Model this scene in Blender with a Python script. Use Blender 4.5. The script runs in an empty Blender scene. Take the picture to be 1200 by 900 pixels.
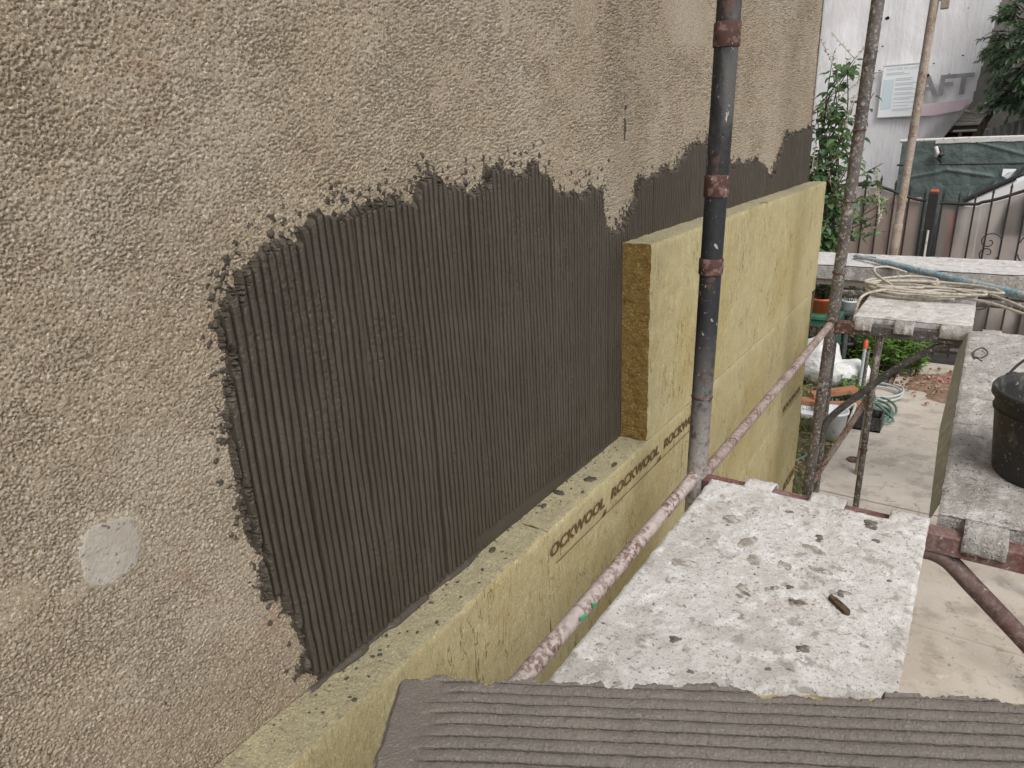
import bpy, math, random
import numpy as np
from mathutils import Vector, Matrix
random.seed(7)
RNG = np.random.default_rng(11)
R = math.radians
scene = bpy.context.scene
COL = scene.collection

# ------------------------------------------------------------------ camera
cam_d = bpy.data.cameras.new('camera'); cam = bpy.data.objects.new('camera', cam_d); COL.objects.link(cam)
scene.camera = cam
cam_d.sensor_width = 36.0; cam_d.lens = 798.72 / 1200 * 36
cam_d.clip_start = 0.02; cam_d.clip_end = 500
PITCH, YAW, ROLL = -0.3412, 0.6087, -0.0477
F = Vector((-math.sin(YAW)*math.cos(PITCH), math.cos(YAW)*math.cos(PITCH), math.sin(PITCH)))
r0 = Vector((math.cos(YAW), math.sin(YAW), 0)); u0 = r0.cross(F)
Rv = math.cos(ROLL)*r0 + math.sin(ROLL)*u0; Uv = -math.sin(ROLL)*r0 + math.cos(ROLL)*u0
mw = Matrix((Rv, Uv, -F)).transposed().to_4x4(); mw.translation = Vector((0.8587, 0.0, 0.8848))
cam.matrix_world = mw

# ------------------------------------------------------------------ sky, sun, exposure (bright overcast)
SUN_AZ, SUN_EL = R(126), R(50)          # azimuth measured from +Y towards +X
world = bpy.data.worlds.new('World'); scene.world = world; world.use_nodes = True
wn = world.node_tree.nodes; wl = world.node_tree.links; wn.clear()
sky = wn.new('ShaderNodeTexSky'); sky.sky_type = 'NISHITA'; sky.sun_disc = False
sky.sun_elevation = SUN_EL; sky.sun_rotation = SUN_AZ; sky.air_density = 1.0; sky.dust_density = 4.0; sky.ozone_density = 1.0
hs = wn.new('ShaderNodeHueSaturation'); hs.inputs['Saturation'].default_value = 0.22
bg = wn.new('ShaderNodeBackground'); bg.inputs['Strength'].default_value = 0.15
wo = wn.new('ShaderNodeOutputWorld')
wl.new(sky.outputs[0], hs.inputs['Color']); wl.new(hs.outputs[0], bg.inputs['Color']); wl.new(bg.outputs[0], wo.inputs['Surface'])
sun_d = bpy.data.lights.new('sun', 'SUN'); sun = bpy.data.objects.new('sun', sun_d); COL.objects.link(sun)
sun_d.energy = 1.5; sun_d.angle = R(30); sun_d.color = (1.0, 0.96, 0.9)
to_sun = Vector((math.sin(SUN_AZ)*math.cos(SUN_EL), math.cos(SUN_AZ)*math.cos(SUN_EL), math.sin(SUN_EL)))
sun.rotation_euler = (-to_sun).to_track_quat('-Z', 'Y').to_euler(); sun.location = to_sun*30
vs = scene.view_settings
vs.view_transform = 'Standard'; vs.look = 'None'; vs.gamma = 1.0; vs.use_curve_mapping = False
vs.exposure = 0.14
scene.cycles.max_bounces = 8; scene.cycles.use_denoising = True; scene.cycles.use_adaptive_sampling = False

# ------------------------------------------------------------------ noise helpers
TAB = np.random.default_rng(5).random(65536)
def hsh(ix, iy, s): return TAB[((ix*73856093) ^ (iy*19349663) ^ (s*83492791)) & 65535]
def vnoise(x, y, s=0):
    ix = np.floor(x).astype(np.int64); iy = np.floor(y).astype(np.int64)
    fx = x-ix; fy = y-iy; fx = fx*fx*(3-2*fx); fy = fy*fy*(3-2*fy)
    a = hsh(ix, iy, s); b = hsh(ix+1, iy, s); c = hsh(ix, iy+1, s); d = hsh(ix+1, iy+1, s)
    return (a*(1-fx)+b*fx)*(1-fy) + (c*(1-fx)+d*fx)*fy
def fbm(x, y, s=0, o=3):
    r = 0; a = 1; t = 0
    for k in range(o):
        r = r + a*vnoise(x*2**k+17.3*k, y*2**k+9.1*k, s+k); t += a; a *= .5
    return r/t
def grains(x, y, s=0, rad=.62):
    """rounded random grains, one per unit cell"""
    ix = np.floor(x).astype(np.int64); iy = np.floor(y).astype(np.int64)
    best = np.zeros_like(x)
    for dx in (-1, 0, 1):
        for dy in (-1, 0, 1):
            jx = ix+dx; jy = iy+dy
            px = jx+hsh(jx, jy, s); py = jy+hsh(jx, jy, s+31); am = .35+.65*hsh(jx, jy, s+77)
            d2 = ((x-px)**2+(y-py)**2)/(rad*rad)
            best = np.maximum(best, am*np.sqrt(np.clip(1-d2, 0, 1)))
    return best
def sstep(a, b, x):
    t = np.clip((x-a)/(b-a), 0, 1); return t*t*(3-2*t)

# ------------------------------------------------------------------ materials
MATS = {}
def lin(c): return tuple(((v/255)/12.92 if v/255 <= .04045 else ((v/255+.055)/1.055)**2.4) for v in c)
class Mat:
    def __init__(s, name, color, rough=.8, spec=.4, coords='Object'):
        m = bpy.data.materials.new(name); m.use_nodes = True; s.m = m; MATS[name] = m
        s.n = m.node_tree.nodes; s.l = m.node_tree.links
        s.b = s.n['Principled BSDF']; s.b.inputs['Roughness'].default_value = rough
        s.b.inputs['Specular IOR Level'].default_value = spec
        tc = s.n.new('ShaderNodeTexCoord'); s.co = tc.outputs[coords]
        rgb = s.n.new('ShaderNodeRGB'); rgb.outputs[0].default_value = (*color, 1); s.c = rgb.outputs[0]
        s.h = None
        s.commit()
    def commit(s): s.l.new(s.c, s.b.inputs['Base Color'])
    def coord(s, stretch=(1, 1, 1)):
        if stretch == (1, 1, 1): return s.co
        mp = s.n.new('ShaderNodeMapping'); mp.inputs['Scale'].default_value = stretch
        s.l.new(s.co, mp.inputs['Vector']); return mp.outputs[0]
    def noise(s, scale, detail=4, stretch=(1, 1, 1), rough=.6, kind='noise'):
        if kind == 'noise':
            t = s.n.new('ShaderNodeTexNoise'); t.inputs['Detail'].default_value = detail; t.inputs['Roughness'].default_value = rough; o = t.outputs[0]
        else:
            t = s.n.new('ShaderNodeTexVoronoi'); o = t.outputs['Distance']
            if kind == 'edge': t.feature = 'DISTANCE_TO_EDGE'
        t.inputs['Scale'].default_value = scale
        s.l.new(s.coord(stretch), t.inputs['Vector']); return o
    def ramp(s, val, lo, hi):
        r = s.n.new('ShaderNodeMapRange'); r.interpolation_type = 'SMOOTHSTEP'
        r.inputs['From Min'].default_value = lo; r.inputs['From Max'].default_value = hi
        s.l.new(val, r.inputs['Value']); return r.outputs[0]
    def math(s, op, a, b):
        r = s.n.new('ShaderNodeMath'); r.operation = op
        for i, v in enumerate((a, b)):
            if isinstance(v, (int, float)): r.inputs[i].default_value = v
            else: s.l.new(v, r.inputs[i])
        return r.outputs[0]
    def layer(s, color, scale, lo, hi, detail=4, stretch=(1, 1, 1), amount=1.0, kind='noise', mask=None, rough=.6):
        f = s.ramp(s.noise(scale, detail, stretch, rough, kind), lo, hi)
        if mask is not None: f = s.math('MULTIPLY', f, mask)
        if amount != 1: f = s.math('MULTIPLY', f, amount)
        mx = s.n.new('ShaderNodeMix'); mx.data_type = 'RGBA'
        s.l.new(f, mx.inputs['Factor']); s.l.new(s.c, mx.inputs[6]); mx.inputs[7].default_value = (*color, 1)
        s.c = mx.outputs[2]; s.commit(); return s
    def cracks(s, color, scale, width, gate_scale, glo, ghi, stretch=(1, 1, 1), amount=1.0, detail=3):
        n = s.noise(scale, detail, stretch); d = s.math('ABSOLUTE', s.math('SUBTRACT', n, .5), 0.0)
        f = s.math('SUBTRACT', 1.0, s.ramp(d, 0.0, width)); g = s.ramp(s.noise(gate_scale, 3), glo, ghi)
        f = s.math('MULTIPLY', s.math('MULTIPLY', f, g), amount)
        mx = s.n.new('ShaderNodeMix'); mx.data_type = 'RGBA'
        s.l.new(f, mx.inputs['Factor']); s.l.new(s.c, mx.inputs[6]); mx.inputs[7].default_value = (*color, 1)
        s.c = mx.outputs[2]; s.commit(); return s
    def axis(s, ax, lo, hi):
        sp = s.n.new('ShaderNodeSeparateXYZ'); s.l.new(s.co, sp.inputs[0]); return s.ramp(sp.outputs[ax], lo, hi)
    def bump(s, scale, dist, strength=1.0, detail=4, stretch=(1, 1, 1), kind='noise', rough=.6):
        b = s.n.new('ShaderNodeBump'); b.inputs['Strength'].default_value = strength; b.inputs['Distance'].default_value = dist
        s.l.new(s.noise(scale, detail, stretch, rough, kind), b.inputs['Height'])
        if s.h is not None: s.l.new(s.h, b.inputs['Normal'])
        s.h = b.outputs[0]; s.l.new(s.h, s.b.inputs['Normal']); return s
    def roughvar(s, scale, lo, hi):
        r = s.n.new('ShaderNodeMapRange'); r.inputs['To Min'].default_value = lo; r.inputs['To Max'].default_value = hi
        s.l.new(s.noise(scale), r.inputs['Value']); s.l.new(r.outputs[0], s.b.inputs['Roughness']); return s
    def vcol(s, name, amount=1.0):
        a = s.n.new('ShaderNodeVertexColor'); a.layer_name = name
        mx = s.n.new('ShaderNodeMix'); mx.data_type = 'RGBA'; mx.blend_type = 'MULTIPLY'; mx.inputs['Factor'].default_value = amount
        s.l.new(s.c, mx.inputs[6]); s.l.new(a.outputs[0], mx.inputs[7]); s.c = mx.outputs[2]; s.commit(); return s

# roughcast render of the house
m = Mat('roughcast', (0.330, 0.270, 0.193), .95, .15)
m.layer((0.378, 0.323, 0.248), 2.6, .44, .62, 3, amount=.85).layer((0.264, 0.208, 0.141), 1.7, .52, .72, 4, amount=.5).layer((0.246, 0.195, 0.131), 4, .54, .7, 4, (1, 1, .12), amount=.35)
m.layer((0.158, 0.115, 0.074), 270, .56, .62, 3, amount=.75).layer((0.528, 0.469, 0.383), 290, .54, .63, 2, amount=.8).layer((0.176, 0.133, 0.087), 130, .62, .70, 3, amount=.6)
m.layer((0.317, 0.186, 0.126), 9, .60, .74, 4, amount=.4)
m.bump(300, .0022, 1.0, 3)
m = Mat('cement_patch', (.37, .335, .285), .9, .2)
m.layer((.43, .395, .345), 14, .45, .62, 5).layer((.30, .27, .225), 30, .5, .66, 5, amount=.7).layer((.10, .09, .08), 170, .62, .68, 3, amount=.8).bump(160, .002, .8).bump(330, .001, .8)
# adhesive mortar
m = Mat('wall_adhesive', (.058, .0475, .035), .6, .42)
m.layer((.072, .060, .046), 6, .4, .65, 4, amount=.7).layer((.058, .048, .036), 30, .55, .7, 4, amount=.5).layer((.16, .135, .11), 300, .66, .71, 2, amount=.7).layer((.03, .023, .016), 210, .62, .68, 3, amount=.6)
m.bump(260, .0016, .9, 4)
m = Mat('damp_stain', (.28, .255, .215), .9, .2); m.layer((.46, .435, .40), 40, .48, .60, 6).layer((.2, .18, .155), 90, .56, .64, 5).bump(150, .002, .8)
m = Mat('dried_drops', (.16, .145, .125), .85, .2); m.layer((.09, .08, .07), 60, .5, .6, 5).layer((.30, .28, .25), 90, .56, .64, 4).bump(200, .002, .8)
m = Mat('pale_adhesive', (.138, .121, .105), .6, .5)  # mortar of the foreground board, paler grey base than the wall adhesive
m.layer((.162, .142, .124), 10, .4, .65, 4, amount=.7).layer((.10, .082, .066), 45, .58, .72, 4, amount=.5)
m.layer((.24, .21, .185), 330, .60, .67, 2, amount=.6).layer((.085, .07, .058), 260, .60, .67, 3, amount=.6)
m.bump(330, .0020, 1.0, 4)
# stone wool
m = Mat('stone_wool', (.43, .375, .215), .97, .1)
m.layer((.35, .295, .15), 70, .46, .66, 5, (1, 3, .35), amount=.75).layer((.50, .445, .26), 22, .5, .7, 4, (1, 1.6, .5), amount=.6)
m.layer((.37, .29, .12), 2.2, .46, .68, 3, amount=.65).layer((.31, .27, .16), 5, .58, .74, 4, amount=.45)
m.layer((.60, .56, .38), 200, .55, .66, 3, amount=.6).layer((.27, .215, .09), 160, .60, .68, 3, (1, 1.6, .6), amount=.7)
m.cracks((.14, .10, .04), 9, .014, 5, .46, .60, (1, 2.6, .5), .85).cracks((.2, .15, .06), 24, .02, 11, .55, .64, (1, 2.2, .6), .6)
m.bump(150, .0028, .9, 5, (1, 1.5, .6)).bump(330, .0014, .9, 2)
m = Mat('stone_wool_dusty', (.32, .285, .185), .97, .1)
m.layer((.39, .345, .205), 22, .45, .65, 5, amount=.7).layer((.235, .21, .145), 45, .52, .66, 5, amount=.7).layer((.12, .10, .08), 75, .62, .69, 4, amount=.75)
m.layer((.50, .46, .31), 230, .54, .64, 3, amount=.65).layer((.16, .14, .10), 210, .60, .66, 3, amount=.7)
m.bump(120, .005, 1.0, 5).bump(330, .002, .9, 2)
m = Mat('stone_wool_cut', (.22, .145, .05), .97, .1)
m.layer((.16, .09, .022), 42, .45, .64, 5, (1, 1, 1.7), amount=.85).layer((.38, .29, .11), 110, .53, .66, 4, (1, 1, 1.5), amount=.85)
m.layer((.10, .055, .016), 20, .60, .72, 5, amount=.6).bump(120, .005, 1.0, 5).bump(330, .002, .9, 2)
m = Mat('brown_print', (.125, .072, .034), .95, .1); m.layer((.36, .30, .14), 230, .58, .66, 3, amount=.7)
# steel and cement crust
m = Mat('cement_crust', (.56, .545, .525), .9, .2)
m.layer((.45, .43, .405), 9, .45, .62, 5).layer((.50, .45, .42), 3.2, .50, .68, 5, amount=.6).layer((.66, .65, .635), 20, .5, .62, 5, amount=.8)
m.layer((.27, .25, .215), 12, .585, .68, 6, amount=.75).layer((.30, .28, .25), 34, .57, .65, 6, amount=.8)
m.layer((.20, .185, .165), 150, .59, .65, 5, amount=.85).layer((.10, .095, .09), 85, .655, .69, 5, amount=.9).layer((.36, .335, .31), 260, .56, .63, 3, amount=.7)
m.bump(60, .004, .8, 6).bump(220, .002, .8, 3)
m = Mat('cement_crust_grey', (.40, .375, .355), .9, .2)
m.layer((.56, .54, .52), 18, .5, .60, 6, (1.6, .7, 1), amount=.85).layer((.27, .25, .23), 7, .50, .64, 5, amount=.75).layer((.11, .10, .095), 60, .61, .67, 6, (1.7, .6, 1), amount=.9)
m.layer((.20, .18, .165), 26, .58, .66, 6, (1, 1.8, 1), amount=.75).layer((.60, .58, .56), 130, .58, .64, 4, amount=.7).layer((.10, .095, .09), 200, .62, .67, 4, amount=.7)
m.bump(50, .008, 1.0, 6).bump(200, .0025, .9, 3)
m = Mat('galvanised_edge', (.32, .33, .335), .55, .4); m.layer((.5, .49, .47), 30, .5, .62, 5, amount=.8).layer((.16, .12, .09), 24, .62, .7, 5).bump(80, .001, .5)
def tube_mat(name, base, rust, cem, cem_lo, zr=None, film=0.0):
    m = Mat(name, base, .55, .45)
    m.layer(rust, 14, .50, .64, 6, amount=.7).layer((rust[0]*.45, rust[1]*.45, rust[2]*.5), 60, .56, .68, 5, amount=.8)
    if film: m.layer(tuple(c*.85 for c in cem), 8, .40, .62, 6, (1, 1, 1), amount=film).layer(cem, 90, .46, .62, 6, amount=film)
    if zr:
        mk = m.axis(2, zr[1], zr[0]); m.layer(cem, 34, .30, .50, 6, mask=mk)
        m.layer((.15, .13, .115), 120, .52, .60, 4, mask=mk, amount=.85).layer((.22, .16, .13), 30, .55, .66, 5, mask=mk, amount=.7)
    if name.startswith('black'): m.layer((.13, .125, .12), 9, .52, .66, 6, (1, 1, .35), amount=.65).layer((.10, .055, .04), 26, .60, .66, 6, (1, 1, .6), amount=.8).layer((.5, .47, .44), 34, .655, .69, 6, (1, 1, .45), amount=.85)  # pale grey sheen painted into the black, then rust and off-white chips
    m.layer(cem, 22, cem_lo+.06, cem_lo+.10, 6, (1, 1, .5), amount=.8).layer(cem, 70, cem_lo, cem_lo+.05, 6, amount=.8).layer(cem, 190, .67, .71, 3, amount=.6)
    m.bump(90, .0018, .9, 6); m.roughvar(30, .45, .85); return m
tube_mat('black_painted_tube', (.020, .022, .026), (.034, .030, .028), (.42, .39, .365), .66, (1.55, 2.22))
tube_mat('grimy_tube', (.06, .05, .044), (.095, .066, .05), (.36, .33, .305), .555, None, .22)
tube_mat('red_brown_tube', (.14, .075, .058), (.19, .105, .08), (.40, .335, .31), .56, None, .75)
tube_mat('pale_red_tube', (.15, .08, .062), (.17, .09, .07), (.45, .39, .365), .52, None, 1.0)
tube_mat('dark_splashed_tube', (.035, .032, .031), (.06, .048, .04), (.38, .36, .34), .60, None, .12)
tube_mat('oxide_red_steel', (.13, .045, .036), (.10, .04, .034), (.45, .41, .39), .62, None, .2)
tube_mat('brown_red_gusset', (.10, .05, .042), (.075, .04, .034), (.45, .41, .39), .64, None, .12)
tube_mat('ochre_rust_tube', (.27, .20, .145), (.15, .09, .055), (.46, .41, .36), .58, None, .4)
tube_mat('blue_painted_tube', (.07, .26, .36), (.24, .21, .19), (.50, .47, .43), .54, None, .5)
m = Mat('rust_collar', (.085, .044, .036), .8, .3); m.layer((.25, .165, .14), 40, .5, .62, 5, amount=.8).layer((.07, .035, .028), 60, .55, .66, 5).layer((.5, .46, .43), 90, .66, .7, 3).bump(90, .002, .8)
m = Mat('brown_splinter', (.10, .07, .045), .85, .2); m.layer((.045, .03, .02), 60, .5, .6, 5, (1, 1, 4)).bump(120, .001, .7, 4, (1, 1, 5))
m = Mat('black_plastic', (.028, .027, .027), .5, .4); m.layer((.13, .12, .11), 22, .50, .66, 6, (1, 1, .5), amount=.7).layer((.30, .28, .26), 90, .61, .67, 5, amount=.8).bump(50, .001, .5); m.roughvar(25, .4, .8)
m = Mat('wire', (.05, .048, .045), .5, .5)
m = Mat('rope', (.50, .455, .39), .95, .15); m.layer((.32, .285, .24), 60, .5, .64, 4).bump(300, .002, .8, 2)
# ground
m = Mat('concrete_slab', (.43, .38, .325), .92, .2)
m.layer((.50, .45, .395), 2.1, .42, .6, 6, amount=.9).layer((.31, .27, .23), 4.5, .50, .64, 6, amount=.75).layer((.20, .175, .15), 26, .61, .69, 6, amount=.7).layer((.18, .16, .14), 150, .62, .68, 4, amount=.6)
m.cracks((.14, .12, .10), 1.6, .006, 1.1, .45, .6, (1, 1, 1), .8, 5)
m.layer((.60, .54, .47), 11, .6, .7, 6, amount=.6).bump(35, .004, .5, 6).bump(180, .0012, .5)
m = Mat('soil', (.105, .08, .055), .97, .1); m.layer((.17, .135, .09), 14, .45, .62, 6).layer((.055, .06, .025), 7, .55, .68, 5).bump(40, .02, .8, 6)
m = Mat('rubble_dirt', (.21, .14, .095), .97, .1); m.layer((.34, .26, .20), 22, .5, .64, 6).layer((.10, .065, .045), 34, .56, .68, 6).bump(40, .015, .8, 6)
m = Mat('asphalt', (.10, .095, .09), .95, .2); m.layer((.14, .132, .125), 4, .45, .65, 5).bump(200, .003, .6)
m = Mat('litter', (.22, .17, .09), .95, .1); m.layer((.12, .16, .05), 3, .5, .56, 2).layer((.36, .30, .2), 7, .6, .66, 2)
# plants
def leaf_mat(name, a, b, c):
    m = Mat(name, a, .5, .4); m.layer(b, 9, .42, .62, 3).layer(c, 23, .58, .72, 2, amount=.8)
    m.b.inputs['Transmission Weight'].default_value = 0
    m.b.inputs['Subsurface Weight'].default_value = .0
    # light passing through the blade
    tr = m.n.new('ShaderNodeBsdfTranslucent'); ad = m.n.new('ShaderNodeMixShader'); ad.inputs[0].default_value = .42
    m.l.new(m.c, tr.inputs['Color']); m.l.new(m.b.outputs[0], ad.inputs[1]); m.l.new(tr.outputs[0], ad.inputs[2])
    m.l.new(ad.outputs[0], m.n['Material Output'].inputs['Surface'])
leaf_mat('shrub_leaf', (.16, .26, .10), (.12, .21, .12), (.28, .38, .14))
leaf_mat('tree_leaf', (.18, .265, .15), (.13, .205, .115), (.28, .36, .22))
leaf_mat('weed_leaf', (.16, .28, .055), (.10, .20, .04), (.26, .36, .09))
leaf_mat('dark_leaf', (.03, .06, .022), (.05, .095, .03), (.09, .14, .05))
m = Mat('stem', (.10, .075, .05), .9, .2); m.layer((.05, .04, .03), 50, .5, .62, 4)
m = Mat('blossom_spike', (.48, .45, .36), .9, .2); m.layer((.33, .33, .2), 30, .5, .6, 2)
m = Mat('bark', (.065, .05, .038), .95, .15); m.layer((.03, .024, .018), 25, .45, .6, 5, (1, 1, .3)).bump(40, .02, .8, 5, (1, 1, .3))
# background
m = Mat('white_netting', (.80, .785, .79), .9, .2); m.layer((.72, .705, .71), 2.2, .45, .65, 4, (1, 1, .25)).layer((.55, .53, .53), 14, .5, .7, 3, (2.5, 1, .1), amount=.45).layer((.72, .69, .69), 1.1, .5, .7, 2)
m.bump(5, .05, .5, 4, (1, 1, .35)).bump(900, .002, .4, 1)
m = Mat('net_grey_print', (.27, .268, .275), .9, .2); m.layer((.34, .335, .345), 6, .45, .65, 3)
m = Mat('net_pink_print', (.72, .57, .60), .9, .2); m.layer((.75, .66, .68), 4, .42, .62, 3)
m = Mat('net_tear', (.02, .02, .02), .95, .1)
m = Mat('sign_white', (.84, .86, .87), .5, .4)
m = Mat('sign_blue_field', (.62, .72, .76), .5, .4)
m = Mat('sign_ink', (.56, .60, .63), .7, .2)
m = Mat('green_tarp', (.085, .112, .103), .7, .35); m.layer((.11, .142, .13), 3, .42, .62, 5, (1, 1, 1.5)).layer((.07, .095, .09), 8, .56, .7, 5).bump(6, .05, .7, 4).bump(30, .008, .4)
m = Mat('off_white_metal', (.55, .53, .50), .6, .4); m.layer((.30, .25, .21), 20, .58, .68, 5).bump(60, .001, .4)
m = Mat('black_iron', (.02, .018, .018), .55, .45); m.layer((.055, .035, .028), 22, .56, .68, 5).bump(80, .001, .5)
m = Mat('orange_cap', (.40, .09, .05), .8, .3)
m = Mat('translucent_sheet', (.62, .57, .53), .55, .4)
m.layer((.50, .42, .38), 1.6, .42, .62, 4, (1, 1, .6), amount=.8).layer((.38, .36, .34), 6, .5, .72, 4, (1, 1, .3), amount=.5)
m.b.inputs['Transmission Weight'].default_value = .8; m.b.inputs['IOR'].default_value = 1.12; m.b.inputs['Roughness'].default_value = .34
m = Mat('pink_stucco', (.33, .22, .185), .95, .15); m.layer((.27, .18, .15), 3, .45, .65, 5).bump(60, .004, .5)
m = Mat('grey_facade', (.27, .255, .24), .92, .2); m.layer((.20, .185, .17), 2.5, .45, .65, 5).layer((.34, .32, .29), 9, .55, .7, 5).bump(40, .006, .5)
m = Mat('facade_trim', (.52, .49, .45), .85, .2); m.layer((.35, .32, .29), 8, .5, .68, 5).bump(50, .004, .5)
m = Mat('dark_opening', (.055, .03, .026), .9, .2)
m = Mat('corrugated_grey', (.25, .245, .235), .7, .35); m.layer((.18, .165, .15), 6, .48, .66, 5, (3, 1, .5)).bump(30, .003, .4)
m = Mat('red_cloth', (.36, .09, .085), .8, .2)
m = Mat('crushed_brick', (.33, .14, .12), .95, .2); m.layer((.45, .32, .28), 40, .5, .6, 3)
m = Mat('van_paint', (.74, .74, .74), .3, .5); m.layer((.66, .65, .64), 4, .45, .65, 4)
m = Mat('van_trim', (.025, .025, .026), .5, .4)
m = Mat('van_glass', (.03, .035, .04), .08, .6)
m = Mat('tyre', (.02, .02, .02), .9, .2)
m = Mat('terracotta_plastic', (.52, .13, .045), .55, .4); m.layer((.42, .10, .04), 12, .5, .65, 4)
m = Mat('green_painted_wood', (.03, .12, .075), .6, .4); m.layer((.05, .16, .10), 20, .5, .65, 4)
m = Mat('slate_pot', (.06, .065, .068), .6, .4); m.layer((.14, .14, .135), 14, .55, .68, 5)
m = Mat('white_sack', (.68, .68, .67), .6, .4); m.layer((.52, .52, .50), 12, .5, .65, 5).bump(22, .03, .7, 4)
m = Mat('white_plastic', (.66, .68, .70), .45, .4); m.layer((.45, .43, .40), 12, .55, .68, 5)
m = Mat('brick_board', (.34, .165, .095), .9, .2); m.layer((.26, .10, .05), 14, .5, .65, 5).bump(60, .003, .6)
m = Mat('green_hose', (.085, .16, .125), .5, .4); m.layer((.2, .24, .21), 30, .56, .66, 4)
m = Mat('red_tip', (.6, .10, .06), .6, .3)
m = Mat('pale_pipe', (.40, .44, .43), .5, .4)
m = Mat('grass', (.10, .17, .045), .8, .2); m.layer((.19, .21, .08), 6, .5, .6, 2)

# ------------------------------------------------------------------ mesh helpers
def link(name, me, mat, parent=None):
    o = bpy.data.objects.new(name, me); COL.objects.link(o)
    if mat:
        for mm in (mat if isinstance(mat, (list, tuple)) else [mat]): me.materials.append(MATS[mm])
    if parent: o.parent = parent
    return o
def tag(o, label=None, cat=None, group=None, kind=None):
    if label: o['label'] = label
    if cat: o['category'] = cat
    if group: o['group'] = group
    if kind: o['kind'] = kind
    return o
def root(name, loc, label, cat, group=None):
    o = bpy.data.objects.new(name, None); COL.objects.link(o); o.location = loc; o.empty_display_size = .1
    return tag(o, label, cat, group)
def origin(parent):
    v = Vector((0, 0, 0))
    while parent is not None: v += parent.location; parent = parent.parent
    return v
class MB:
    def __init__(s): s.v = []; s.f = []; s.mi = []; s.sm = []
    def add(s, vs, fs, mi=0, smooth=False):
        k = len(s.v); s.v += [tuple(v) for v in vs]; s.f += [tuple(i+k for i in f) for f in fs]
        s.mi += [mi]*len(fs); s.sm += [smooth]*len(fs); return s
    def box(s, lo, hi, mi=0, ch=0.0, rot=None, about=None):
        (x0, y0, z0), (x1, y1, z1) = lo, hi
        if ch <= 0:
            vs = [(x, y, z) for x in (x0, x1) for y in (y0, y1) for z in (z0, z1)]
            fs = [(0, 1, 3, 2), (4, 6, 7, 5), (0, 4, 5, 1), (2, 3, 7, 6), (0, 2, 6, 4), (1, 5, 7, 3)]
        else:
            import bmesh
            bm = bmesh.new(); bmesh.ops.create_cube(bm, size=1)
            for v in bm.verts: v.co = Vector(((x0+x1)/2+v.co.x*(x1-x0), (y0+y1)/2+v.co.y*(y1-y0), (z0+z1)/2+v.co.z*(z1-z0)))
            bmesh.ops.bevel(bm, geom=list(bm.edges), offset=ch, segments=1, affect='EDGES')
            bm.verts.index_update(); vs = [tuple(v.co) for v in bm.verts]; fs = [tuple(v.index for v in f.verts) for f in bm.faces]; bm.free()
        if rot is not None:
            c = Vector(about) if about else Vector(((x0+x1)/2, (y0+y1)/2, (z0+z1)/2))
            vs = [tuple(rot @ (Vector(v)-c)+c) for v in vs]
        return s.add(vs, fs, mi)
    def tube(s, pts, r, seg=12, caps=True, mi=0, flat=None):
        pts = [Vector(p) for p in pts]; n = len(pts)
        rr = r if isinstance(r, (list, tuple)) else [r]*n
        tg = [(pts[min(i+1, n-1)]-pts[max(i-1, 0)]).normalized() for i in range(n)]
        a = Vector((0, 0, 1)) if abs(tg[0].z) < .9 else Vector((1, 0, 0))
        nx = (a-tg[0]*a.dot(tg[0])).normalized(); vs = []
        for i in range(n):
            nx = (nx-tg[i]*nx.dot(tg[i])).normalized(); ny = tg[i].cross(nx)
            for k in range(seg):
                t = 2*math.pi*k/seg; vs.append(pts[i]+(nx*math.cos(t)+ny*math.sin(t))*rr[i])
        fs = [(i*seg+k, i*seg+(k+1) % seg, (i+1)*seg+(k+1) % seg, (i+1)*seg+k) for i in range(n-1) for k in range(seg)]
        s.add(vs, fs, mi, True)
        if caps: 
            s.add([vs[k] for k in range(seg)], [tuple(reversed(range(seg)))], mi); s.add(vs[-seg:], [tuple(range(seg))], mi)
        return s
    def lathe(s, prof, c, seg=32, mi=0, axis=None):
        c = Vector(c); vs = []
        for (r, z) in prof:
            for k in range(seg):
                t = 2*math.pi*k/seg; v = Vector((r*math.cos(t), r*math.sin(t), z))
                if axis is not None: v = axis @ v
                vs.append(c+v)
        fs = [(i*seg+k, i*seg+(k+1) % seg, (i+1)*seg+(k+1) % seg, (i+1)*seg+k) for i in range(len(prof)-1) for k in range(seg)]
        return s.add(vs, fs, mi, True)
    def prism(s, poly, y0, y1, mi=0):
        """poly in (x,z), extruded along y"""
        n = len(poly); vs = [(x, y0, z) for x, z in poly]+[(x, y1, z) for x, z in poly]
        fs = [tuple(range(n)), tuple(reversed(range(n, 2*n)))]+[(i, i+n, (i+1) % n+n, (i+1) % n) for i in range(n)]
        return s.add(vs, fs, mi)
    def build(s, name, mat, parent=None, bevel=0, label=None, kind=None):
        og = origin(parent)
        me = bpy.data.meshes.new(name); me.from_pydata([(v[0]-og.x, v[1]-og.y, v[2]-og.z) for v in s.v], [], s.f)
        o = link(name, me, mat, parent)
        me.polygons.foreach_set('material_index', s.mi); me.polygons.foreach_set('use_smooth', s.sm)
        import bmesh
        bm = bmesh.new(); bm.from_mesh(me); bmesh.ops.recalc_face_normals(bm, faces=bm.faces[:]); bm.to_mesh(me); bm.free()
        if bevel:
            b = o.modifiers.new('bevel', 'BEVEL'); b.width = bevel; b.segments = 2; b.limit_method = 'ANGLE'
        if label: o['label'] = label
        if kind: o['kind'] = kind
        return o
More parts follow.
